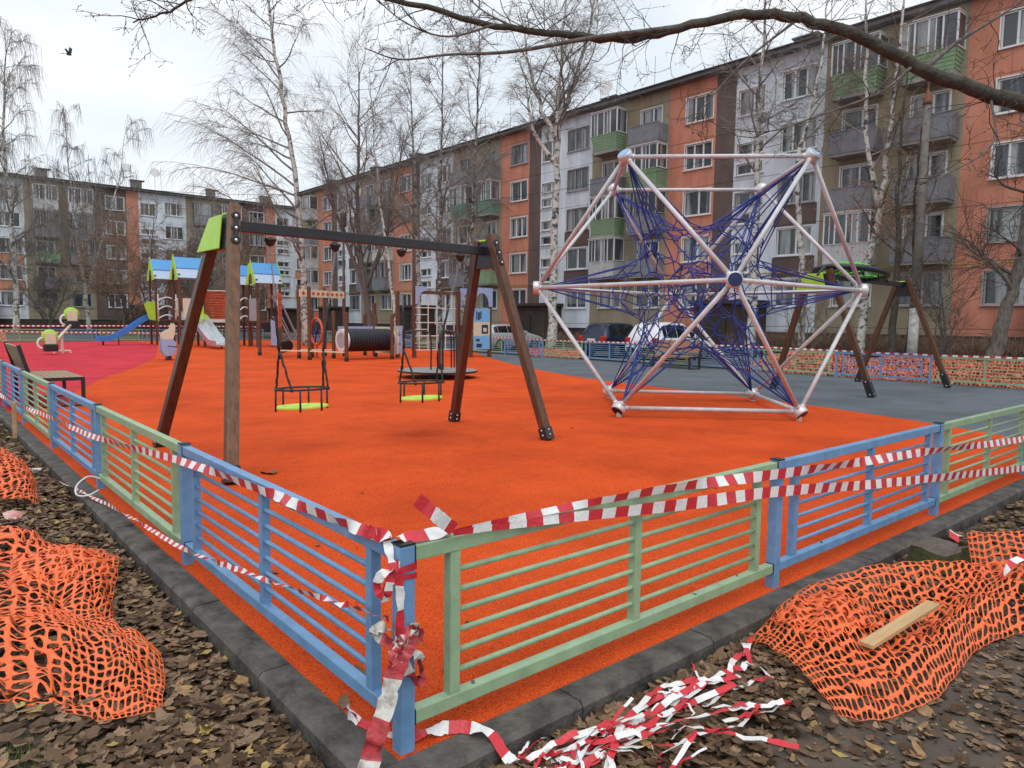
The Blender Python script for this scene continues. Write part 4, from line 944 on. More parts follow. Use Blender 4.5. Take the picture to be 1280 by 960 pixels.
# ------------------------------------------------------------------ bare trees
def tree(label, x, y, path, r0, seed, bark='birch', twig='twigg', limbs=26, z0=.28, ln=.26, elev=(25, 60), droop=.5, dens=1.35, cat='tree', name='birch_tree', group=None, tr=.010, stems=None, r_end=.12, subs=9, tw=6, z_ground=-.1, side=None):
    """path: trunk points as offsets (dx, dy, z); twigs droop by 'droop'"""
    R = random.Random(seed); root = thing(name, label, cat, (x, y, 0), 0, group)
    T = MB(); B = MB(); W = MB()
    trunks = [path]+(stems or [])
    for ti, pth in enumerate(trunks):
        pts = spline([V(p) for p in pth], 7); n = len(pts); H = pts[-1].z
        for i in range(2, n-1): pts[i] = pts[i]+V((R.uniform(-1, 1), R.uniform(-1, 1), 0))*H*.0035
        rr = [r0*(1 if ti == 0 else .6)*((1-i/(n-1))*(1-r_end)+r_end)*(1+.25*max(0, 1-i/2.0) if ti == 0 else 1) for i in range(n)]
        T.tube(pts, rr, 9)
        nl = limbs if ti == 0 else limbs//2
        for li in range(nl):
            t = (z0 if ti == 0 else .12)+(1-(z0 if ti == 0 else .12))*((li+R.random())/nl)**.9
            f = t*(n-1); i = min(n-2, int(f)); p = pts[i].lerp(pts[i+1], f-i); rb = rr[i]*.42+.006
            az = R.uniform(0, 2*math.pi)+li*2.4
            if side is not None and R.random() < .5: az = side+R.gauss(0, .7)
            el_ = math.radians(R.uniform(*elev)); l = H*ln*(1.08-t*.58)*R.uniform(.65, 1.2)
            d = V((math.cos(az)*math.cos(el_), math.sin(az)*math.cos(el_), math.sin(el_))); q = [p]; m_ = 6
            for s in range(m_):
                d = (d+V((R.gauss(0, .12), R.gauss(0, .12), R.gauss(0, .08)+.06-droop*.20*(s/m_)))).normalized(); q.append(q[-1]+d*l/m_)
            B.tube(q, [rb*(1-.85*s/m_) for s in range(m_+1)], 5, cap=False)
            lf = min(1.6, max(.35, l/(H*.2)))
            for sb in range(max(2, int(subs*dens*lf))):
                g_ = R.uniform(.18, 1)*m_; i2 = min(m_-1, int(g_)); p2 = q[i2].lerp(q[i2+1], g_-i2); d2 = (q[i2+1]-q[i2]).normalized()
                d2 = (d2+V((R.gauss(0, .6), R.gauss(0, .6), R.gauss(0, .35)+.12))).normalized(); l2 = l*R.uniform(.2, .5); q2 = [p2]
                for s in range(3):
                    d2 = (d2+V((R.gauss(0, .15), R.gauss(0, .15), -droop*.35*s/3))).normalized(); q2.append(q2[-1]+d2*l2/3)
                r2 = max(tr*1.15, rb*.22); W.tube(q2, [r2, r2*.8, r2*.6, r2*.45], 3, cap=False)
                for k in range(int(tw*dens*min(1, .5+l2/2))+1):
                    h_ = R.uniform(.1, 1)*3; i3 = min(2, int(h_)); p3 = q2[i3].lerp(q2[i3+1], h_-i3)
                    d3 = (d2+V((R.gauss(0, .6), R.gauss(0, .6), R.gauss(0, .35)))).normalized(); l3 = l2*R.uniform(.3, .75)+.2
                    if droop > 1: l3 = R.uniform(.6, 2.2)
                    a = p3+d3*min(.5, l3*.4); d4 = (d3*(1 if droop < 1 else .25)+V((R.gauss(0, .2), R.gauss(0, .2), -droop*1.3))).normalized(); e_ = a+d4*l3*.6
                    W.tube([p3, a, e_, e_+(d4+V((R.gauss(0, .3), R.gauss(0, .3), -droop*.3)))*l3*.25], [tr, tr*.8, tr*.55, tr*.35], 3, cap=False)
    T.build('trunk', M[bark], root, smooth=True); B.build('branches', M['bark' if bark.startswith('bark') else 'limbg'], root, smooth=True); W.build('twigs', M[twig], root)
    return root
GR = 'bare trees between the playground and the blocks'
tree('tall weeping birch at the far left edge with long drooping twigs', 6.35, 73.1, [(0, 0, -.2), (.1, 0, 8), (-.2, 0, 16), (.2, 0, 25)], .26, 11, droop=1.2, ln=.20, limbs=30, z0=.15, tr=.014, dens=1.5)
tree('forked weeping birch with two white stems against the far block', 12.4, 75.8, [(0, 0, -.2), (-.3, 0, 5), (-.9, 0, 11), (-1.4, 0, 20.5)], .22, 12, droop=1.2, ln=.2, limbs=20, z0=.42, tr=.014,
     stems=[[(-.1, 0, 4), (1.3, 0, 9), (2.8, 0, 14), (3.8, 0, 20)]])
for i, (x, y, h, s, tg, lb) in enumerate([(9.1, 75.9, 7.5, 21, 'twigg', 'low grey bare shrub-tree right of the forked birch base by the far block'), (13.6, 68.1, 9.6, 22, 'twigr', 'russet spreading bare tree, leftmost of the russet pair before the far block'), (15.3, 64, 10.2, 23, 'twigr', 'russet spreading bare tree directly above the blue slide'),
        (18.3, 64.5, 8.6, 24, 'twigg', 'grey bushy bare tree behind the blue tower roofs'), (20.9, 66.3, 9.6, 25, 'twigg', 'grey bare tree behind the lime swing plate'), (22.0, 60.4, 7.6, 26, 'twigr', 'low russet bare tree seen through the big swing frame')]):
    tree(lb, x, y, [(0, 0, -.2), (.2, 0, h*.25), (-.2, .1, h*.6), (.1, 0, h)], .16, s, 'bark', tg, limbs=18, z0=.12, ln=.48, elev=(15, 60), droop=.25, tr=.011, dens=1.0, name='bare_tree',
         stems=[[(.1, 0, .8), (1.2, .3, h*.4), (2.0, .2, h*.8)], [(-.1, 0, .8), (-1.2, -.3, h*.4), (-2.1, .3, h*.78)]])
tree('tall leaning birch rising out of frame left of centre', 17.7, 39.5, [(0, 0, -.2), (-.15, .1, 4), (-.35, .3, 9), (-1.0, .8, 15), (-1.6, 1.2, 20), (-1.9, 1.5, 26)], .24, 31, limbs=34, z0=.22, ln=.23, elev=(5, 50), droop=.75, tr=.0085, dens=1.5, side=2.5)
tree('broad grey many-limbed bare tree with dark bark behind the tunnel', 21.9, 38.6, [(0, 0, -.2), (-.5, .2, 3.2), (-.9, .4, 7), (-.9, .3, 12), (-.8, .3, 17)], .25, 32, 'bark', 'twigg', limbs=24, z0=.32, ln=.34, elev=(35, 68), droop=.1, tr=.0075, dens=1.15, name='bare_tree',
     stems=[[(-.5, .2, 3.4), (-1.9, 1.2, 8), (-2.8, 1.8, 13)], [(-.5, .2, 3.6), (.8, -.5, 8), (1.6, -1.1, 13.5)]])
tree('slim white birch leaning left across the broad grey tree', 22.1, 36.0, [(0, 0, -.2), (-.35, .3, 4), (-1.0, .7, 10), (-1.4, 1.0, 17)], .14, 33, limbs=18, z0=.4, ln=.16, elev=(30, 60), droop=.5, tr=.0085)
tree('slim straight birch, leftmost of the three behind the swing beam', 25.2, 38.4, [(0, 0, -.2), (-.1, .1, 6), (-.3, .2, 12), (-.6, .4, 19.5)], .19, 34, limbs=28, z0=.3, ln=.2, elev=(30, 60), droop=.4, tr=.0085, subs=10, twig='twigg')
tree('slim straight birch, middle one of the three behind the swing beam', 25.1, 35.8, [(0, 0, -.2), (0, .1, 6), (.1, .1, 12), (.2, .1, 19.5)], .19, 35, 'birchd', limbs=28, z0=.3, ln=.2, elev=(30, 60), droop=.4, tr=.0085, subs=10)
tree('slim birch above the far swing legs with a leaning lower trunk', 24.2, 31.3, [(0, 0, -.2), (-.3, .2, 3), (.1, 0, 8), (.2, -.1, 13), (.3, -.2, 19)], .18, 36, 'birchd', limbs=28, z0=.26, ln=.21, elev=(25, 60), droop=.4, tr=.0085, subs=10)
tree('white birch forking high in front of the nearer brown entrance', 26.4, 26.75, [(0, 0, -.2), (.05, 0, 6), (.1, -.1, 11.5), (.1, -.1, 14), (.4, -.3, 20)], .27, 37, limbs=20, z0=.5, ln=.2, elev=(30, 65), droop=.45, tr=.0075, subs=10,
     stems=[[(.1, -.1, 11.5), (-.8, .7, 14), (-1.6, 1.4, 19)], [(.1, -.1, 12.5), (1.0, -.8, 15.5), (1.9, -1.6, 21)], [(.1, -.1, 10.2), (-.9, .8, 12.2), (-1.3, 1.1, 15)]])
tree('white birch standing behind the climbing frame before the pale wall', 31.2, 17.3, [(0, 0, -.2), (.1, 0, 6), (0, 0, 12), (.1, 0, 20)], .25, 38, limbs=20, z0=.5, ln=.2, elev=(20, 60), droop=.35, tr=.0075)
tree('slender crooked birch right of the climbing frame hub', 31.3, 14.6, [(0, 0, -.2), (-.1, .1, 4), (-.5, .4, 8.6), (-.2, .2, 11), (.2, -.2, 14), (.4, -.3, 19)], .17, 39, limbs=18, z0=.45, ln=.2, elev=(20, 60), droop=.35, tr=.0075)
t14 = tree('twin-stemmed birch with rusty leaves still clinging low down', 30.9, 11.7, [(0, 0, -.2), (.1, -.1, 4), (.45, -.4, 8), (.6, -.6, 12), (.9, -.9, 19)], .20, 40, limbs=22, z0=.3, ln=.17, elev=(10, 55), droop=.45, dens=.9, tr=.007, twig='twigr',
     stems=[[(.3, -.3, 6.8), (-.1, .2, 10), (-.3, .3, 14), (-.5, .5, 18)]])
g = MB(); R_ = random.Random(77)
for i in range(420):
    c = V((R_.gauss(0, .95), R_.gauss(-.1, .95), R_.gauss(6.4, 1.0))); a = V((R_.uniform(-1, 1), R_.uniform(-1, 1), R_.uniform(-1, 1))).normalized()*.055; b = a.orthogonal().normalized()*.04
    g.add([c-a, c+b, c+a, c-b], [(0, 1, 2, 3)])
g.build('clinging_leaves', pm('rust_leaves', (.30, .075, .03), .7, var=.5, scale=3), t14)
tree('pair of smooth grey-green trunks beside the concrete lamp pole', 30.4, 10.2, [(0, 0, -.2), (.1, 0, 4), (0, .1, 8), (.1, 0, 13)], .17, 41, 'barkg', 'twigr', limbs=20, z0=.25, ln=.2, elev=(35, 65), droop=.1, dens=.8, tr=.0065, name='bare_tree', stems=[[(.45, -.4, -.2), (.5, -.5, 4), (.5, -.4, 8), (.8, -.6, 12)]])
tree('stout mottled birch trunk leaning right at the right edge', 25.3, 5.2, [(0, 0, -.2), (.25, -.2, 1.6), (.55, -.5, 4), (.8, -.7, 9), (.9, -.8, 15)], .27, 42, 'bark', 'twig', limbs=20, z0=.34, ln=.2, elev=(5, 50), droop=.2, tr=.0075, subs=10)
for i, (x, y, h, s, lb) in enumerate([(26.4, 6.9, 4.6, 51, 'many-stemmed bare shrub left of the stout mottled birch'), (27.0, 3.6, 5.2, 52, 'many-stemmed bare shrub at the right frame edge'), (29.9, 14.0, 4.2, 53, 'rusty-twigged bare shrub behind the nest swing')]):
    R_ = random.Random(s)
    tree(lb, x, y, [(0, 0, -.2), (.1, 0, h*.3), (0, .2, h*.7), (.1, 0, h)], .05, s, 'bark', 'twigr' if s == 53 else 'twig', limbs=9, z0=.1, ln=.42, elev=(25, 70), droop=.1, dens=.8, tr=.006, name='bare_shrub', cat='shrub', tw=4, subs=7,
         stems=[[(.05*k, .05, 0), (R_.uniform(-.9, .9), R_.uniform(-.9, .9), h*.4), (R_.uniform(-1.6, 1.6), R_.uniform(-1.6, 1.6), h*.85)] for k in range(4)])
# clipped bare hedge along the foot of the block: separate bushes
def twig_bush(label, x, y, lx, ly, h, n, seed, mt='twigr', group=None):
    R = random.Random(seed); root = thing('hedge_bush', label, 'bush', (x, y, 0), 0, group); W = MB()
    for i in range(n):
        p = V((R.uniform(-lx, lx), R.uniform(-ly, ly), 0)); d = V((R.gauss(0, .35), R.gauss(0, .35), 1)).normalized(); hh = h*R.uniform(.6, 1.1)
        q = p+d*hh*.5+V((R.gauss(0, .05), R.gauss(0, .05), 0)); r_ = q+(d+V((R.gauss(0, .4), R.gauss(0, .4), 0))).normalized()*hh*.5
        W.tube([p, q, r_], [.011, .009, .004], 3, cap=False)
        for k in range(2): e = p.lerp(r_, R.uniform(.4, .9)); W.tube([e, e+V((R.gauss(0, .18), R.gauss(0, .18), R.uniform(.1, .35)))], [.007, .003], 3, cap=False)
    W.build('twigs', M[mt], root)
for i in range(8): twig_bush('dense leafless brown hedge bush along the foot of the terracotta block', 32.9+.1*(i % 2), 3.2+2.15*i, .55, 1.1, 1.35, 520, 60+i, 'twigr', 'hedge bushes along the block')
for i in range(3): twig_bush('low leafless brush at the foot of the block beyond the parked cars', 32.9, 24+4.2*i, .5, 1.3, 1.0, 300, 80+i, 'twigr', 'brush beyond the cars')

# overhanging tree: its trunk stands right of the picture, the limb reaches across the top
R_ = random.Random(5)
root = thing('overhanging_tree', 'dark mossy limb with bare twigs reaching across the top right of the view', 'tree', (7.55, -1.75, 0)); O = V((7.55, -1.75, 0))
t = MB(); t.tube(spline([(7.55, -1.75, -.3), (7.5, -1.72, 1.2), (7.45, -1.65, 3.0), (7.6, -1.8, 5.5), (7.5, -2.0, 9)], 6), [.24-.005*i for i in range(25)], 12); t.build('trunk', M['barkg'], root, O, smooth=True)
main = spline([(7.47, -1.65, 2.85), (6.83, -.96, 3.34), (6.1, -.3, 3.61), (5.69, .07, 3.77), (5.33, .41, 3.97), (4.97, .74, 4.21), (4.61, 1.07, 4.33), (4.29, 1.34, 4.35), (3.86, 1.69, 4.23), (3.49, 2.0, 4.13), (3.07, 2.37, 4.17), (2.54, 2.83, 4.26), (1.97, 3.34, 4.44), (1.51, 3.76, 4.64), (1.03, 4.17, 4.6), (.71, 4.43, 4.47), (.49, 4.6, 4.32), (.25, 4.79, 4.22)], 5)
def taper(p, a, b): n = len(p)-1; return [a+(b-a)*(i/n)**.6 for i in range(n+1)]
LB = MB(); LB.tube([p+V((R_.gauss(0, .008), R_.gauss(0, .008), R_.gauss(0, .008))) for p in main], taper(main, .09, .006), 10); LB.build('limb', M['barkg'], root, O, smooth=True)
TW = MB()
def rec(p, d, l, r, dep):
    q = [p]; n = 5
    for s in range(n): d = (d+V((R_.gauss(0, .22), R_.gauss(0, .22), R_.gauss(0, .22)))).normalized(); q.append(q[-1]+d*l/n)
    TW.tube(q, [r*(1-.7*s/n) for s in range(n+1)], 5 if r > .006 else 4, cap=False)
    if dep:
        for k in range(R_.randint(2, 4)):
            g_ = R_.uniform(.25, 1)*n; i = min(n-1, int(g_)); pp = q[i].lerp(q[i+1], g_-i); rec(pp, (d+V((R_.gauss(0, .8), R_.gauss(0, .8), R_.gauss(0, .8)))).normalized(), l*R_.uniform(.35, .65), max(.0022, r*.5), dep-1)
    else:
        for k in range(2): pp = q[R_.randint(2, n)]; TW.ball(pp, r*1.4+.002, 5, (1, 1, 1.5))
secs = [([(3.86, 1.69, 4.23), (3.2, 2.11, 4.09), (2.61, 2.47, 3.93), (2.14, 2.73, 3.86), (1.78, 2.9, 3.78), (1.51, 3.0, 3.83)], .03), ([(5.37, .35, 3.92), (5.05, .47, 3.66), (4.53, .76, 3.42), (4.12, .96, 3.26), (3.73, 1.16, 3.26)], .016),
        ([(5.46, .29, 3.9), (5.82, .14, 4.19), (6.3, -.1, 4.52), (6.8, -.35, 4.94)], .03), ([(4.63, 1.05, 4.3), (4.22, 1.22, 3.95), (3.92, 1.31, 3.65), (3.62, 1.4, 3.28)], .014), ([(2.75, 2.64, 4.22), (2.61, 2.92, 4.42), (2.47, 3.21, 4.75)], .012),
        ([(2.65, 2.73, 4.24), (2.21, 2.83, 4.05), (1.9, 2.97, 4.11), (1.66, 3.06, 4.26)], .013), ([(5.9, -.1, 3.69), (5.64, -.22, 3.21), (5.09, -.06, 2.9), (4.73, .11, 2.75)], .013), ([(6.9, -1.0, 3.3), (6.5, -.8, 2.7), (5.9, -.5, 2.3), (5.3, -.3, 2.2)], .014), ([(6.6, -.8, 3.42), (6.3, -.6, 3.0), (5.6, -.3, 2.55)], .012)]
SB = MB()
for pts, r in secs:
    p = spline(pts, 5); SB.tube(p, taper(p, r, .004), 7)
    for k in range(8):
        i = R_.randint(2, len(p)-2); d = (p[i+1]-p[i]).normalized(); rec(p[i], (d+V((R_.gauss(0, .7), R_.gauss(0, .7), R_.gauss(0, .7)))).normalized(), R_.uniform(.25, .7), .005, 2)
SB.build('side_limbs', M['bark'], root, O, smooth=True)
for k in range(64):
    i = R_.randint(12, len(main)-2); d = (main[i+1]-main[i]).normalized(); rec(main[i], (d*.6+V((R_.gauss(0, .7), R_.gauss(0, .7), R_.gauss(.15, .7)))).normalized(), R_.uniform(.25, .8), .0055, 2)
for k in range(16):
    i = R_.randint(len(main)-14, len(main)-2); d = (main[i+1]-main[i]).normalized(); rec(main[i], (d*.6+V((R_.gauss(0, .7), R_.gauss(0, .7), R_.gauss(0, .6)))).normalized(), R_.uniform(.12, .3), .003, 1)
TW.build('twigs', M['twig'], root, O)

# ------------------------------------------------------------------ poles, wires, bird
root = thing('lamp_pole', 'grey concrete lamp pole with white painted foot and rusty cone top', 'lamp pole', (30.6, 9.45, 0)); O = V((30.6, 9.45, 0))
p = MB(); p.tube([(30.6, 9.45, 2.4), (30.6, 9.45, 6), (30.6, 9.45, 10.6)], [.19, .17, .13], 12); p.build('pole', M['conc2'], root, O, smooth=True)
p = MB(); p.tube([(30.6, 9.45, -.3), (30.6, 9.45, 2.4)], [.21, .192], 12); p.build('painted_foot', pm('flaking_whitewash', (.55, .55, .53), .8, scale=4, c2=(.25, .24, .22)), root, O, smooth=True)
p = MB(); p.lathe((30.6, 9.45, 10.6), (0, 0, 1), [(.17, 0), (.17, .1), (.05, .55), (.03, .6)], 12); p.tube(spline([(30.6, 9.45, 11.1), (30.6, 9.45, 11.5), (30.45, 9.4, 11.9), (30.0, 9.2, 12.1)], 5), .03, 6); p.build('lamp_cap', pm('rusty_iron', (.22, .08, .04), .8, scale=8), root, O, smooth=True)
root = thing('street_lamp', 'thin dark lamp post with a drum head behind the tunnel', 'street lamp', (22.3, 43.5, 0)); p = MB(); p.cyl((0, 0, -.2), (0, 0, 8.0), .11, 8, .08); p.build('post', M['conc2'], root, smooth=True)
p = MB(); p.lathe((0, 0, 8.0), (0, 0, 1), [(.1, 0), (.22, .05), (.24, .9), (.1, 1.0)], 12); p.build('lamp_head', M['black'], root, smooth=True)
def wire(label, a, b, sag, r=.012):
    a, b = V(a), V(b); mb = MB(); mb.tube([a.lerp(b, t/20)-V((0, 0, sag*4*(t/20)*(1-t/20))) for t in range(21)], r, 4); tag(mb.build('overhead_wire', M['cap'], smooth=True), label, 'cable')
wire('thin overhead wire sagging from the lamp pole top across the white birches', (30.5, 9.4, 10.5), (22.3, 43.5, 9.0), .9)
wire('thin overhead wire sagging from the lamp pole to the right edge', (30.5, 9.4, 10.4), (26, -22, 10), .8)
wire('thin overhead wire crossing the sky to the distant block', (34.7, 74, 15.6), (2, 87, 16.5), 1.2, .02)
b = MB(); b.ball((6.55, 45.5, 16.25), .08, 8, (1.9, .9, .8)); b.add([(6.5, 45.5, 16.3), (6.68, 45.5, 16.3), (6.75, 45.6, 16.62), (6.62, 45.65, 16.72)], [(0, 1, 2, 3)]); b.add([(6.48, 45.5, 16.28), (6.62, 45.5, 16.28), (6.4, 45.3, 16.48), (6.3, 45.25, 16.42)], [(0, 1, 2, 3)]); b.add([(6.4, 45.47, 16.25), (6.4, 45.53, 16.25), (6.18, 45.58, 16.22), (6.18, 45.42, 16.22)], [(0, 1, 2, 3)])
tag(b.build('bird', M['bird'], smooth=True), 'small dark bird flying in the grey sky at upper left', 'bird')

# ------------------------------------------------------------------ barrier tape
def wavy(pts, n, amp, seed, side0=(0, 0, 1), tw=.5):
    R = random.Random(seed); p = spline(pts, n); sd = []
    d0 = V(side0); ph = R.uniform(0, 6)
    for i in range(len(p)):
        t = (p[min(i+1, len(p)-1)]-p[max(i-1, 0)]).normalized(); a = tw*math.sin(i*.37+ph)+tw*.5*math.sin(i*.83+ph*2); x = t.cross(d0).normalized(); y = x.cross(t).normalized()
        sd.append(y*math.cos(a)+x*math.sin(a)); p[i] = p[i]+V((R.gauss(0, amp), R.gauss(0, amp), R.gauss(0, amp)))
    return p, sd
def tape(label, pts, w=.07, n=10, amp=.002, seed=1, side=(0, 0, 1), tw=.35, mat='tape', cat='barrier tape'):
    p, sd = wavy(pts, n, amp, seed, side, tw); mb = MB(); mb.ribbon(p, w, sd); return tag(mb.build('barrier_tape', M[mat], smooth=True), label, cat)
tape('upper red-white barrier tape stretched along the right railing', [(.20, -.045, .845), (.78, -.052, .842), (1.67, -.055, .815), (2.6, -.055, .755), (4.0, -.06, .68), (5.31, -.058, .61), (7.94, -.06, .45), (11, -.06, .33)], [.022+.043*min(1, max(0, (i-4)/22)) for i in range(71)], 10, .0008, 3, tw=.5)
tape('lower red-white barrier tape slanting down across the right railing', [(.20, -.05, .84), (.77, -.06, .80), (1.66, -.062, .72), (2.59, -.064, .65), (4.0, -.07, .5), (5.33, -.07, .37), (7.98, -.07, .12), (9.6, -.10, .0)], [.026+.042*min(1, max(0, (i-3)/18)) for i in range(71)], 10, .0006, 4, tw=.16)
tape('red-white barrier tape running from the wooden stake up to the left railing corner', [(-.6, 16, .3), (-.33, 12.4, .42), (-.22, 9.85, .42), (-.13, 7.5, .49), (-.09, 5.3, .55), (-.06, 2.59, .735), (-.056, 1.21, .80), (-.05, .43, .822), (-.035, .1, .835)], .05, 14, .002, 5, tw=.5)
tape('thin twisted barrier tape sagging low along the left railing', [(-.75, 9.2, -.04), (-.5, 7.9, -.05), (-.22, 5.8, .0), (-.10, 4, .08), (-.09, 2.43, .19), (-.07, 1.3, .34), (-.06, .5, .46), (-.05, .04, .53)], .03, 14, .003, 6, tw=1.3, mat='tapethin')
tape('short red-white tape end sticking up from the knot on the green rail', [(.03, -.05, 1.0), (.07, -.052, .965), (.12, -.055, .92), (.20, -.05, .855)], .055, 6, .001, 7, side=(.6, 0, .8), tw=.2)
tape('red-white tape laid over the green rail beside the corner post', [(-.05, .16, .838), (-.035, .05, .842), (.06, .012, .838), (.22, .0, .836)], .06, 8, .002, 8, side=(0, 1, .2), tw=.5)
def loop(c, r, z, tilt, w, seed, n=18):
    R = random.Random(seed); p = [V((c[0]+r*math.cos(a)*1.0, c[1]+r*math.sin(a), z+tilt*math.cos(a+1)+R.gauss(0, .004))) for a in [2*math.pi*i/n for i in range(n+1)]]; return p
mb = MB(); R_ = random.Random(12)
for z, t, w_ in ((.735, .006, .028), (.71, -.008, .02)):
    sq = [(-.037, -.037), (.037, -.037), (.037, .037), (-.037, .037), (-.037, -.037)]; mb.ribbon([V((x, y, z+t*i)) for i, (x, y) in enumerate(sq)], w_, (0, 0, 1))
for p in ([(-.035, .06, .84), (-.055, .01, .80), (-.06, -.03, .75), (-.045, -.045, .70), (-.042, -.046, .6), (-.046, -.045, .5), (-.04, -.05, .44)], [(-.05, -.03, .74), (-.10, -.01, .73), (-.115, .0, .68), (-.09, -.02, .645), (-.075, -.03, .70)], [(-.05, -.03, .74), (-.075, -.02, .69), (-.085, -.01, .62)]):
    q, sd = wavy(p, 6, .001, R_.randint(0, 99), (.8, -.5, 0), .6); mb.ribbon(q, .035, sd, R_.random())
tag(mb.build('barrier_tape', M['tape'], smooth=True), 'red-white tape wound round the top of the blue corner post', 'barrier tape')
mb = MB()
for k in range(4):
    a0 = R_.uniform(0, 6); p = [V((-.045+R_.gauss(0, .028)+.02*math.cos(a0+i), -.05+R_.gauss(0, .012), .43+R_.gauss(0, .035))) for i in range(5)]; q, sd = wavy(p, 6, .002, k, (0, 0, 1), 1.2); mb.ribbon(q, .036, sd, R_.random())
for p in ([(-.05, -.05, .5), (-.09, .0, .52), (-.11, .03, .49), (-.06, -.03, .45)], [(-.02, -.05, .45), (.03, -.06, .38), (.035, -.07, .30), (-.01, -.07, .33), (-.05, -.06, .42)], [(-.05, -.05, .48), (.0, -.055, .5), (.04, -.05, .47), (.04, -.04, .43)]):
    q, sd = wavy(p, 7, .002, 5, (0, 0, 1), .9); mb.ribbon(q, .045, sd, R_.random())
tag(mb.build('barrier_tape', M['tapedirty'], smooth=True), 'crumpled muddy knot of tape tied halfway up the corner post', 'barrier tape')
p, sd = wavy([(-.03, -.06, .46), (-.075, -.075, .38), (-.13, -.09, .27), (-.19, -.11, .15), (-.24, -.13, .05), (-.30, -.15, -.05), (-.36, -.16, -.085)], 7, .004, 9, (.75, -.65, .1), .5)
mb = MB(); mb.ribbon(p, .075, sd); tag(mb.build('barrier_tape', M['tapedirty'], smooth=True), 'broad muddy tape strip hanging from the knot to the kerb', 'barrier tape')
tape('red-white tape loop lying on the rubber behind the muddy strip', [(-.17, .05, .16), (-.12, .22, .12), (-.07, .30, .03), (-.02, .15, .012), (.02, .06, .012)], .035, 8, .002, 10, side=(0, .6, .8), tw=.6)
tape('red-white tape trailing over the right kerb from the corner post', [(.03, .03, .02), (.14, .0, .025), (.24, -.06, .03), (.30, -.17, .03), (.335, -.27, -.06), (.42, -.36, -.085), (.55, -.36, -.08)], .05, 8, .002, 11, side=(.4, .7, .5), tw=.5)
# heap of discarded tape
mb = MB(); R_ = random.Random(31)
def gz(x, y): return soil_h(x, y)
def strip(P2, w_, seed):
    """one discarded length: straight runs with sharp folds, lying loosely on the leaves"""
    R = random.Random(seed); p = []; 
    for i in range(len(P2)-1):
        a_, b_ = P2[i], P2[i+1]; n_ = 6
        for k in range(n_ if i < len(P2)-2 else n_+1):
            t = k/n_; q = a_.lerp(b_, t); q = q+V((0, 0, .018*math.sin(math.pi*t)*R.uniform(-.3, 1))); q.x += R.gauss(0, .0015); p.append(q)
    sd = []; ph = R.uniform(0, 3)
    for i in range(len(p)):
        t = (p[min(i+1, len(p)-1)]-p[max(i-1, 0)]).normalized(); x = t.cross(V((0, 0, 1))).normalized(); y = x.cross(t); a = .5*math.sin(i*.16+ph)+.25*R.uniform(-1, 1)
        sd.append(x*math.cos(a)+y*math.sin(a))
    mb.ribbon(p, w_, sd, R.random())
def at2(x, y, h): return V((x, y, gz(x, y)+h))
hub_ = [(.42, -.36), (.5, -.45), (.58, -.38), (.75, -.42), (.95, -.42), (1.2, -.42), (.62, -.5), (.85, -.52)]
for k in range(34):
    R2 = random.Random(300+k); c = R2.choice(hub_); x, y = c; ang = R2.gauss(.0, .8)+(math.pi if R2.random() < .5 else 0); P2 = []
    for i in range(R2.randint(3, 6)):
        P2.append(at2(min(max(x, .36), 1.75), min(max(y, -.85), -.27), .035+abs(R2.gauss(0, .03)))); s_ = R2.uniform(.12, .34); x += math.cos(ang)*s_; y += math.sin(ang)*s_*.5
        ang += math.pi+R2.gauss(0, .45) if R2.random() < .35 else R2.gauss(0, .6)
    strip(P2, R2.choice([.010, .014, .020, .027]), k)
for k, P2 in enumerate(([(1.15, -.42), (1.4, -.40), (1.52, -.47), (1.7, -.38), (1.86, -.36), (2.02, -.29)], [(1.0, -.5), (1.3, -.44), (1.62, -.40), (1.66, -.46), (1.80, -.42), (1.93, -.30)], [(.9, -.52), (1.05, -.64), (1.15, -.78), (1.22, -.98)], [(.85, -.5), (1.1, -.58), (1.32, -.62), (1.40, -.70), (1.22, -.72), (1.0, -.66)], [(.42, -.33), (.62, -.36), (.95, -.41), (1.35, -.42), (1.62, -.47)], [(.38, -.5), (.6, -.43), (.9, -.37), (1.2, -.31), (1.42, -.36), (1.3, -.42)], [(.4, -.42), (.75, -.50), (1.1, -.45), (1.5, -.52)], [(.5, -.6), (.8, -.42), (1.12, -.33), (1.3, -.40)])):
    strip([at2(x, y, .06+.02*(i % 2)) for i, (x, y) in enumerate(P2)], .03, 50+k)
tag(mb.build('barrier_tape', M['tapeheap'], smooth=True), 'tangled heap of red-white tape on the dead leaves by the right kerb', 'barrier tape')
tape('red-white tape strung along the far railing in front of the cars', [(21.2, 0, .87), (21.2, 6, .84), (21.2, 12, .88), (21.2, 20, .82), (21.2, 30, .86)], .05, 8, .002, 13, mat='tapefar', tw=.2)
tape('upper red-white tape strung along the far left railing', [(0, 50.4, 1.05), (5, 50.4, 1.0), (10, 50.4, 1.03), (19, 50.4, 1.0)], .085, 8, .002, 14, mat='tapefar', tw=.1)
tape('lower red-white tape strung along the far left railing', [(2, 50.3, .80), (5, 50.3, .62), (10, 50.3, .58), (15, 50.3, .45)], .075, 8, .002, 15, mat='tapefar', tw=.1)
tape('scrap of red-white tape on the soil beyond the stump', [(5.0, -.33, -.05), (5.1, -.30, -.02), (5.2, -.32, -.06)], .08, 4, .002, 16, side=(0, .8, .5))
tape('red-white tape twisted into the right orange mesh', [(3.7, -.98, .12), (4.1, -1.0, .17), (4.6, -1.12, .16), (5.3, -1.4, .2)], .05, 6, .004, 17, tw=1.0)

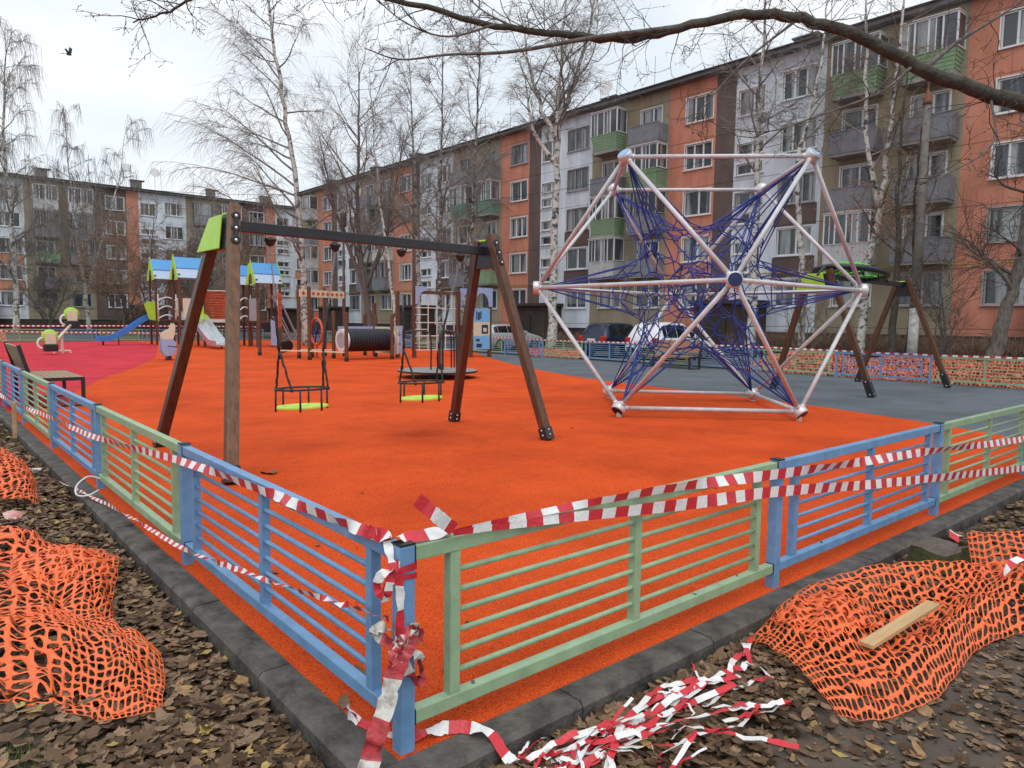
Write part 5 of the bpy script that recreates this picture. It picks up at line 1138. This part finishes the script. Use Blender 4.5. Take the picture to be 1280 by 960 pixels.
# ------------------------------------------------------------------ orange barrier mesh
def cr1(a, b, c, d, t): return .5*((2*b)+(c-a)*t+(2*a-5*b+4*c-d)*t*t+(3*b-a-3*c+d)*t**3)
def mesh_net(label, grid, nu, nv, seed, wr=.03, mat='onet', thick=.32, cat='barrier mesh', fl=1.0):
    """perforated plastic mesh draped over a grid of control points: every hole is really cut"""
    G_ = [[V(p) for p in r] for r in grid]; nr, nc = len(G_), len(G_[0]); so_ = V((seed*3.1, 0, 0))
    def ev(u, v):
        u *= nc-1; v *= nr-1; i = min(nc-2, int(u)); j = min(nr-2, int(v)); fu, fv = u-i, v-j
        cl = lambda a, n: max(0, min(n-1, a))
        rows = []
        for dj in (-1, 0, 1, 2):
            r = G_[cl(j+dj, nr)]; rows.append(cr1(r[cl(i-1, nc)], r[i], r[cl(i+1, nc)], r[cl(i+2, nc)], fu))
        p = cr1(*rows, fv)
        n1 = mnoise.noise(p*4.2+so_); n2 = mnoise.noise(p*9+so_*2); n3 = mnoise.noise(p*2.1-so_)
        e = min(1, 6*min(u/(nc-1), 1-u/(nc-1), v/(nr-1), 1-v/(nr-1))+.35)
        n4 = mnoise.noise(p*17+so_*3)
        fo = abs(math.sin(7.5*(p.x+.6*p.y)+6*n3))-.5; f2 = abs(math.sin(9*(p.y-.4*p.x)+5*n1))-.5
        p = p+V((n2*.7+n4*.3+fo*.3, n1*.7+n4*.3, fo*.95+f2*.8+n2*.5+n4*.55))*wr*e*1.35
        return p
    mb = MB(); idx = {}
    def vert(a, b):
        k = (round(a, 4), round(b, 4))
        if k not in idx: idx[k] = len(mb.v); mb.v.append(tuple(ev(min(1, max(0, a/nu)), min(1, max(0, b/nv))))); mb.uv.append((0, 0))
        return idx[k]
    for j in range(nv):
        for i in range(nu):
            o = [(0, 0), (.5, 0), (1, 0), (1, .5), (1, 1), (.5, 1), (0, 1), (0, .5)]; s = .0 if j % 2 else .0; outer = [vert(i+a, j+b) for a, b in o]
            h = 1-thick; inner = []
            for a, b in o:
                x, y = (a-.5)*2, (b-.5)*2; k = .80 if x and y else 1.0
                inner.append(vert(i+.5+x*h*.5*k, j+.5+y*h*.5*k))
            for q in range(8): mb.f.append((outer[q], outer[(q+1) % 8], inner[(q+1) % 8], inner[q]))
    ob = mb.build('barrier_mesh', M[mat], smooth=True); so2 = ob.modifiers.new('solid', 'SOLIDIFY'); so2.thickness = .002
    return tag(ob, label, cat)
mesh_net('crumpled orange plastic mesh spread over the mud on the right', [
    [(2.00, -.29, -.05), (2.5, -.22, .02), (2.86, -.22, .05), (3.3, -.40, .12), (3.8, -.60, .10), (4.3, -.75, .02), (5.2, -1.1, -.03)],
    [(1.95, -.42, .0), (2.3, -.43, .07), (2.75, -.5, .06), (3.2, -.56, -.02), (3.72, -.72, .0), (4.2, -.86, .05), (5.1, -1.2, .03)],
    [(1.88, -.58, .0), (2.10, -.66, .08), (2.45, -.74, .02), (2.95, -.80, -.05), (3.55, -.88, .01), (4.1, -1.0, .06), (5.0, -1.35, .03)],
    [(1.78, -.74, .0), (1.96, -.88, .03), (2.25, -.98, .02), (2.7, -1.0, .05), (3.2, -1.0, .08), (3.75, -1.12, .04), (4.8, -1.5, .0)],
    [(1.70, -.92, -.07), (1.80, -1.06, -.07), (2.12, -1.15, -.06), (2.5, -1.14, -.06), (2.95, -1.12, -.06), (3.5, -1.24, -.07), (4.6, -1.65, -.07)]], 56, 18, 3, .024, thick=.21)
mesh_net('upright flap of orange mesh standing beyond the stump on the right', [
    [(4.15, -.66, .25), (4.6, -.88, .23), (5.2, -1.15, .27), (5.9, -1.5, .25)], [(4.12, -.70, .09), (4.55, -.95, .08), (5.1, -1.22, .1), (5.8, -1.55, .08)], [(4.08, -.76, -.06), (4.5, -1.02, -.05), (5.0, -1.3, -.06), (5.7, -1.62, -.06)]], 26, 8, 8, .016, thick=.22)
mesh_net('crumpled orange plastic mesh fanned out on the leaves at the lower left', [
    [(-.62, 1.0, -.07), (-.58, 1.12, -.06), (-.53, 1.28, -.05), (-.50, 1.45, -.03), (-.52, 1.62, .0), (-.60, 1.8, .0)],
    [(-.72, 1.02, -.05), (-.68, 1.2, -.02), (-.64, 1.4, .01), (-.62, 1.62, .04), (-.64, 1.82, .07), (-.70, 2.0, .03)],
    [(-.84, 1.08, -.06), (-.80, 1.3, -.04), (-.76, 1.55, .0), (-.75, 1.8, .08), (-.76, 2.02, .03), (-.80, 2.2, .06)],
    [(-.98, 1.3, -.06), (-.95, 1.52, -.03), (-.92, 1.78, .03), (-.90, 2.02, .09), (-.92, 2.25, .04), (-.95, 2.45, .03)],
    [(-1.3, 1.7, -.06), (-1.3, 1.95, .0), (-1.3, 2.2, .05), (-1.3, 2.4, .04), (-1.3, 2.6, .0), (-1.3, 2.8, -.04)]], 24, 21, 5, .022, thick=.23)
mesh_net('second crumpled orange mesh lying behind the fanned one at the left edge', [
    [(-.58, 2.15, -.06), (-.50, 2.5, -.02), (-.40, 2.85, .03), (-.33, 3.2, .0), (-.36, 3.5, -.05)],
    [(-.68, 2.1, .0), (-.62, 2.45, .07), (-.55, 2.85, .10), (-.50, 3.25, .03), (-.50, 3.7, -.04)],
    [(-.82, 2.15, .02), (-.78, 2.5, .04), (-.72, 2.9, .13), (-.68, 3.4, .05), (-.66, 4.0, -.03)],
    [(-1.0, 2.3, .04), (-.96, 2.65, .09), (-.92, 3.1, .04), (-.86, 3.7, .08), (-.82, 4.6, -.02)],
    [(-1.4, 2.6, .0), (-1.4, 3.0, .03), (-1.4, 3.5, .05), (-1.3, 4.1, .02), (-1.2, 4.9, -.04)]], 34, 17, 6, .03, thick=.22)
mesh_net('folded double layer of orange mesh on top of the left mesh', [
    [(-.48, 2.65, .04), (-.46, 2.9, .06), (-.44, 3.15, .03)], [(-.62, 2.6, .10), (-.60, 2.9, .14), (-.57, 3.2, .08)], [(-.78, 2.65, .07), (-.76, 2.95, .15), (-.74, 3.3, .07)], [(-.98, 2.8, .08), (-.96, 3.1, .08), (-.92, 3.45, .06)]], 12, 9, 9, .03, thick=.24)
mesh_net('folded double layer of orange mesh on the left end of the right mesh', [
    [(2.2, -.30, .03), (2.45, -.32, .07), (2.7, -.36, .07)], [(2.1, -.45, .08), (2.4, -.52, .11), (2.7, -.55, .05)], [(2.05, -.62, .06), (2.3, -.70, .07), (2.6, -.72, .03)]], 12, 8, 10, .028, thick=.24)
mesh_net('orange plastic mesh heap higher up the left edge by the stake', [
    [(-.52, 5.4, -.06), (-.45, 6.2, .0), (-.44, 6.9, .03), (-.5, 7.6, .0), (-.6, 8.3, -.05)], [(-.7, 5.3, .05), (-.65, 6.1, .16), (-.66, 6.9, .22), (-.7, 7.7, .15), (-.8, 8.5, .0)], [(-1.2, 5.2, .05), (-1.2, 6.0, .2), (-1.2, 6.9, .3), (-1.2, 7.8, .2), (-1.3, 8.6, .0)], [(-1.8, 5.2, -.05), (-1.8, 6, .05), (-1.8, 6.9, .1), (-1.8, 7.8, .05), (-1.9, 8.6, -.05)]], 56, 20, 7, .028, thick=.22)
R_ = random.Random(3)
mesh_net('long heap of faded orange mesh behind the far right railing', [[(22.0+.0*k, 12-1.75*i, -.08) for i in range(9)] if k == 0 else [(22.0+.45*k, 12-1.75*i, (.2+.5*math.sin(i*.9+.4)**2+(.2 if i > 5 else 0))*(1 if k in (1, 2) else .0)-.05) for i in range(9)] for k in range(4)], 150, 26, 11, .085, 'onetfar', .3)
mesh_net('second faded orange mesh heap near the shrubs at the right edge', [[(24.2+.6*k, 9-1.5*i, (.42+.18*math.sin(i*1.3))*(1 if k in (1, 2) else 0)-.05) for i in range(9)] for k in range(4)], 140, 30, 12, .09, 'onetfar', .3)
mesh_net('small strip of orange mesh under the far railing near the dark car', [[(22.1+.4*k, 24.5-.8*i, .35*(k == 1)-.05) for i in range(6)] for k in range(3)], 40, 10, 13, .06, 'onetfar', .42)
mesh_net('faded orange mesh mound at the far left behind the bench', [[(-6+1.6*i, 51.4+.6*k, (max(0, 1.9-.22*i))*(1 if k in (1, 2) else 0)-.05) for i in range(7)] for k in range(4)], 90, 24, 14, .10, 'onetfar', .42)

# ------------------------------------------------------------------ litter, stump, stake, leaves
b = MB(); b.bar((2.20, -.82, .07), (2.98, -.86, .10), .07, .022); tag(b.build('plank', M['plank'], bevel=.002), 'pale splintered pine plank lying in the right orange mesh', 'plank')
root = thing('tree_stump', 'mossy sawn tree stump beside the right orange mesh', 'tree stump', (4.2, -.47, -.1)); R_ = random.Random(1)
s = MB(); n = 18; rr = [.21*(1+.14*math.sin(3*t+1)+.06*R_.uniform(-1, 1)) for t in range(n)]
ring = lambda k, z: [(rr[i]*k*math.cos(2*math.pi*i/n), rr[i]*k*.8*math.sin(2*math.pi*i/n), z+.015*math.sin(i)) for i in range(n)]
s.add(ring(1.5, -.05)+ring(1.12, .04)+ring(1, .14)+ring(.95, .19), [(k*n+i, k*n+(i+1) % n, (k+1)*n+(i+1) % n, (k+1)*n+i) for k in range(3) for i in range(n)]); s.build('bark', M['moss'], root, smooth=True)
s = MB(); s.add(ring(.95, .191), [tuple(range(n))]); s.build('cut_face', wood('grey_end_grain', (.14, .11, .08), (.06, .045, .035)), root)
b = MB(); b.bar((-.25, 9.85, -.2), (-.24, 9.85, .46), .05, .035); tag(b.build('stake', M['plank'], bevel=.003), 'short pale wooden stake holding the tape outside the left railing', 'stake')
b = MB(); b.tube([(-.42, 7.3, -.07), (-.28, 7.15, -.055)], .02, 8); tag(b.build('tube', M['gwhite'], smooth=True), 'short white plastic tube lying on the leaves by the left kerb', 'tube')
b = MB(); b.tube(spline([(-.02, 5.38, .12), (-.12, 5.40, .15), (-.22, 5.36, .09), (-.25, 5.22, .03), (-.18, 5.12, .03), (-.08, 5.16, .06)], 6), .009, 6); tag(b.build('cable_loop', M['gwhite'], smooth=True), 'loop of white cable hanging off the left railing over the kerb', 'cable')
for (x, y, lb) in ((-.75, 4.95, 'crumpled red and white wrapper between the left orange meshes'), (-.72, 7.9, 'yellowish crumpled bag beside the stake')):
    b = MB(); R_ = random.Random(int(y*10)); n = 9
    vs = [(x+(i % 3-1)*.07+R_.gauss(0, .012), y+(i//3-1)*.09+R_.gauss(0, .012), -.06+R_.uniform(0, .07)) for i in range(n)]; b.add(vs, [(0, 1, 4, 3), (1, 2, 5, 4), (3, 4, 7, 6), (4, 5, 8, 7)])
    tag(b.build('wrapper', pm('wrapper_red' if y < 6 else 'wrapper_yellow', (.5, .08, .08) if y < 6 else (.5, .5, .12), .5, scale=9, c2=(.6, .55, .5))), lb, 'litter')
def leaf_mat(name, stops):
    mt, t, b = nodes_of(name); g = t.nodes.new('ShaderNodeNewGeometry'); r = t.nodes.new('ShaderNodeValToRGB'); r.color_ramp.interpolation = 'LINEAR'
    e = r.color_ramp.elements; e[0].position = 0; e[0].color = rgb(stops[0][1]); e[1].position = 1; e[1].color = rgb(stops[-1][1])
    for p_, c in stops[1:-1]: k = e.new(p_); k.color = rgb(c)
    t.links.new(g.outputs['Random Per Island'], r.inputs[0]); tcn = t.nodes.new('ShaderNodeTexCoord'); n = t.nodes.new('ShaderNodeTexNoise'); n.inputs['Scale'].default_value = 45; n.inputs['Detail'].default_value = 5; t.links.new(tcn.outputs['Object'], n.inputs['Vector'])
    mu = t.nodes.new('ShaderNodeMix'); mu.data_type = 'RGBA'; mu.blend_type = 'MULTIPLY'; mu.inputs[0].default_value = .75; t.links.new(r.outputs[0], mu.inputs[6]); t.links.new(n.outputs['Color'], mu.inputs[7]); 
    hs = t.nodes.new('ShaderNodeValToRGB'); hs.color_ramp.elements[0].position = .3; hs.color_ramp.elements[0].color = (.55, .55, .55, 1); hs.color_ramp.elements[1].position = .65; t.links.new(n.outputs['Fac'], hs.inputs[0]); t.links.new(hs.outputs[0], mu.inputs[7])
    t.links.new(mu.outputs[2], b.inputs['Base Color']); b.inputs['Roughness'].default_value = .6; b.inputs['Specular IOR Level'].default_value = .12
    return mt
M['leaf'] = leaf_mat('dead_leaves', [(0, (.045, .027, .016)), (.3, (.115, .071, .043)), (.6, (.20, .130, .080)), (.85, (.29, .197, .128)), (.97, (.36, .21, .10)), (.99, (.42, .30, .10)), (1, (.45, .36, .12))])
LOBES = [(0, 1), (.13, .55), (.40, .72), (.33, .42), (.62, .38), (.36, .10), (.42, -.15), (.12, -.22), (0, -.48), (-.12, -.22), (-.42, -.15), (-.36, .10), (-.62, .38), (-.33, .42), (-.40, .72), (-.13, .55)]
OVAL = [(0, 1), (.28, .72), (.40, .3), (.36, -.1), (.2, -.42), (0, -.62), (-.2, -.42), (-.36, -.1), (-.40, .3), (-.28, .72)]
def add_leaf(mb, x, y, z, s, R, curl=.35, flat=.25):
    out = LOBES if R.random() < .22 else OVAL; a = R.uniform(0, 6.28); tx, ty = R.gauss(0, flat), R.gauss(0, flat); c, sn = math.cos(a), math.sin(a); k1 = R.uniform(-.3, 1)*curl; k2 = R.uniform(-.4, 1)*curl; ph = R.uniform(0, 6.28)
    vs = []
    for u, v in out+[(0, .15)]:
        jit = R.uniform(.72, 1.18); u, v = u*jit*1.15, v*jit; h = k1*u*u*1.6+k2*v*v*.7+.10*math.sin(4*math.atan2(u, v)+ph)*curl; h += u*tx+v*ty
        vs.append((x+s*(u*c-v*sn), y+s*(u*sn+v*c), z+s*h))
    n = len(out); mb.add(vs, [(i, (i+1) % n, n) for i in range(n)])
R = random.Random(99); mb = MB()
def scatter(n, fx, fy, dens=lambda x, y: 1, s=(.028, .055), up=.05):
    for _ in range(n):
        x = fx(); y = fy(x) if fy.__code__.co_argcount else fy()
        if R.random() > dens(x, y): continue
        add_leaf(mb, x, y, soil_h(x, y)+R.uniform(.004, up), R.uniform(*s)*(1.35 if R.random() < .2 else 1), R, .42, .17)
scatter(9000, lambda: -.24-abs(R.gauss(0, .55)), lambda: R.uniform(.2, 6.5), lambda x, y: 1)
scatter(4500, lambda: -.24-abs(R.gauss(0, .6)), lambda: R.uniform(5, 13))
scatter(9500, lambda: R.uniform(.1, 4.5), lambda x: -.24-abs(R.gauss(0, .26)) if x < 2 else -.24-abs(R.gauss(0, .20)), lambda x, y: 1 if (y > -.85) else .5)
scatter(3500, lambda: R.uniform(4, 13), lambda: -.24-abs(R.gauss(0, .6)))
scatter(1500, lambda: R.uniform(.5, 4.5), lambda: R.uniform(-1.9, -.7), s=(.02, .05), up=.012)
scatter(2500, lambda: R.uniform(.3, 5), lambda: R.uniform(-1.9, -.3), s=(.008, .022), up=.01)
scatter(1400, lambda: R.uniform(-1.4, .2), lambda: R.uniform(-.6, .9), lambda x, y: 1 if (x < -.24 or y < -.24) else 0)
ob = mb.build('dead_leaves', M['leaf'], smooth=True); tag(ob, 'thick carpet of wet brown dead leaves outside the kerbs', 'leaves', kind='stuff')
for (x, y, s, lb) in ((-.02, .45, .06, 'curled brown leaf on the rubber just inside the left blue panel'), (.16, .62, .07, 'brown leaf lying on the orange rubber behind the corner post'), (.50, .40, .08, 'curled grey-brown leaf on the rubber behind the first green panel'),
        (1.55, 5.15, .16, 'dark leaf clump on the orange surface below the near swing seat'), (.9, .75, .05, 'small brown leaf on the rubber behind the green panel')):
    l = MB(); add_leaf(l, x, y, .012, s, R, .5, .2); tag(l.build('leaf', M['leaf']), lb, 'leaf')
for i, (x, y, lb) in enumerate(((.34, .004, 'dark leaf crumb on the bottom green rail nearest the corner post'), (1.9, -.003, 'dark leaf crumb on the bottom green rail past its middle upright'), (2.35, .004, 'dark leaf crumb on the bottom green rail near its right end'), (3.4, 0, 'dark leaf crumb on the bottom rail of the first right blue panel'))):
    l = MB(); add_leaf(l, x, y, .162, .018, R, .6, .3); tag(l.build('leaf_crumb', M['bark']), lb, 'leaf')
g = MB(); R = random.Random(61)
for _ in range(420):
    x, y = (R.uniform(.1, 6), R.uniform(.1, 5)) if R.random() < .75 else (R.uniform(.1, 12), R.uniform(.1, 14))
    if y > x*9: continue
    z = R.uniform(.004, .012); q = R.uniform(.003, .011); a = R.uniform(0, 6.28)
    g.add([(x+q*math.cos(a+k*2.1)*R.uniform(.6, 1.5), y+q*math.sin(a+k*2.1)*R.uniform(.6, 1.5), z+R.uniform(0, .004)) for k in range(3)], [(0, 1, 2)])
for _ in range(16): add_leaf(g, R.uniform(.3, 7), R.uniform(.3, 7), .008, R.uniform(.02, .045), R, .4, .12)
tag(g.build('debris', M['leaf']), 'fine leaf crumbs and grit scattered on the orange rubber', 'debris', kind='stuff')
g = MB(); R = random.Random(41)
for cxy, n, sp in (((-1.12, .95), 380, .10), ((4.15, -.75), 120, .08), ((.0, -.0), 0, 0)):
    for _ in range(n):
        x, y = cxy[0]+R.gauss(0, sp), cxy[1]+R.gauss(0, sp); h = R.uniform(.03, .08); a = R.uniform(0, 6.28); d = V((math.cos(a), math.sin(a), 0)); p = V((x, y, soil_h(x, y)-.01))
        g.add([p-d.orthogonal().normalized()*.003, p+d.orthogonal().normalized()*.003, p+d*h*.4+V((0, 0, h))], [(0, 1, 2)])
tag(g.build('grass', pm('moss_grass', (.09, .15, .03), .8, var=.4, scale=20)), 'small tuft of green grass among the leaves', 'grass', kind='stuff')
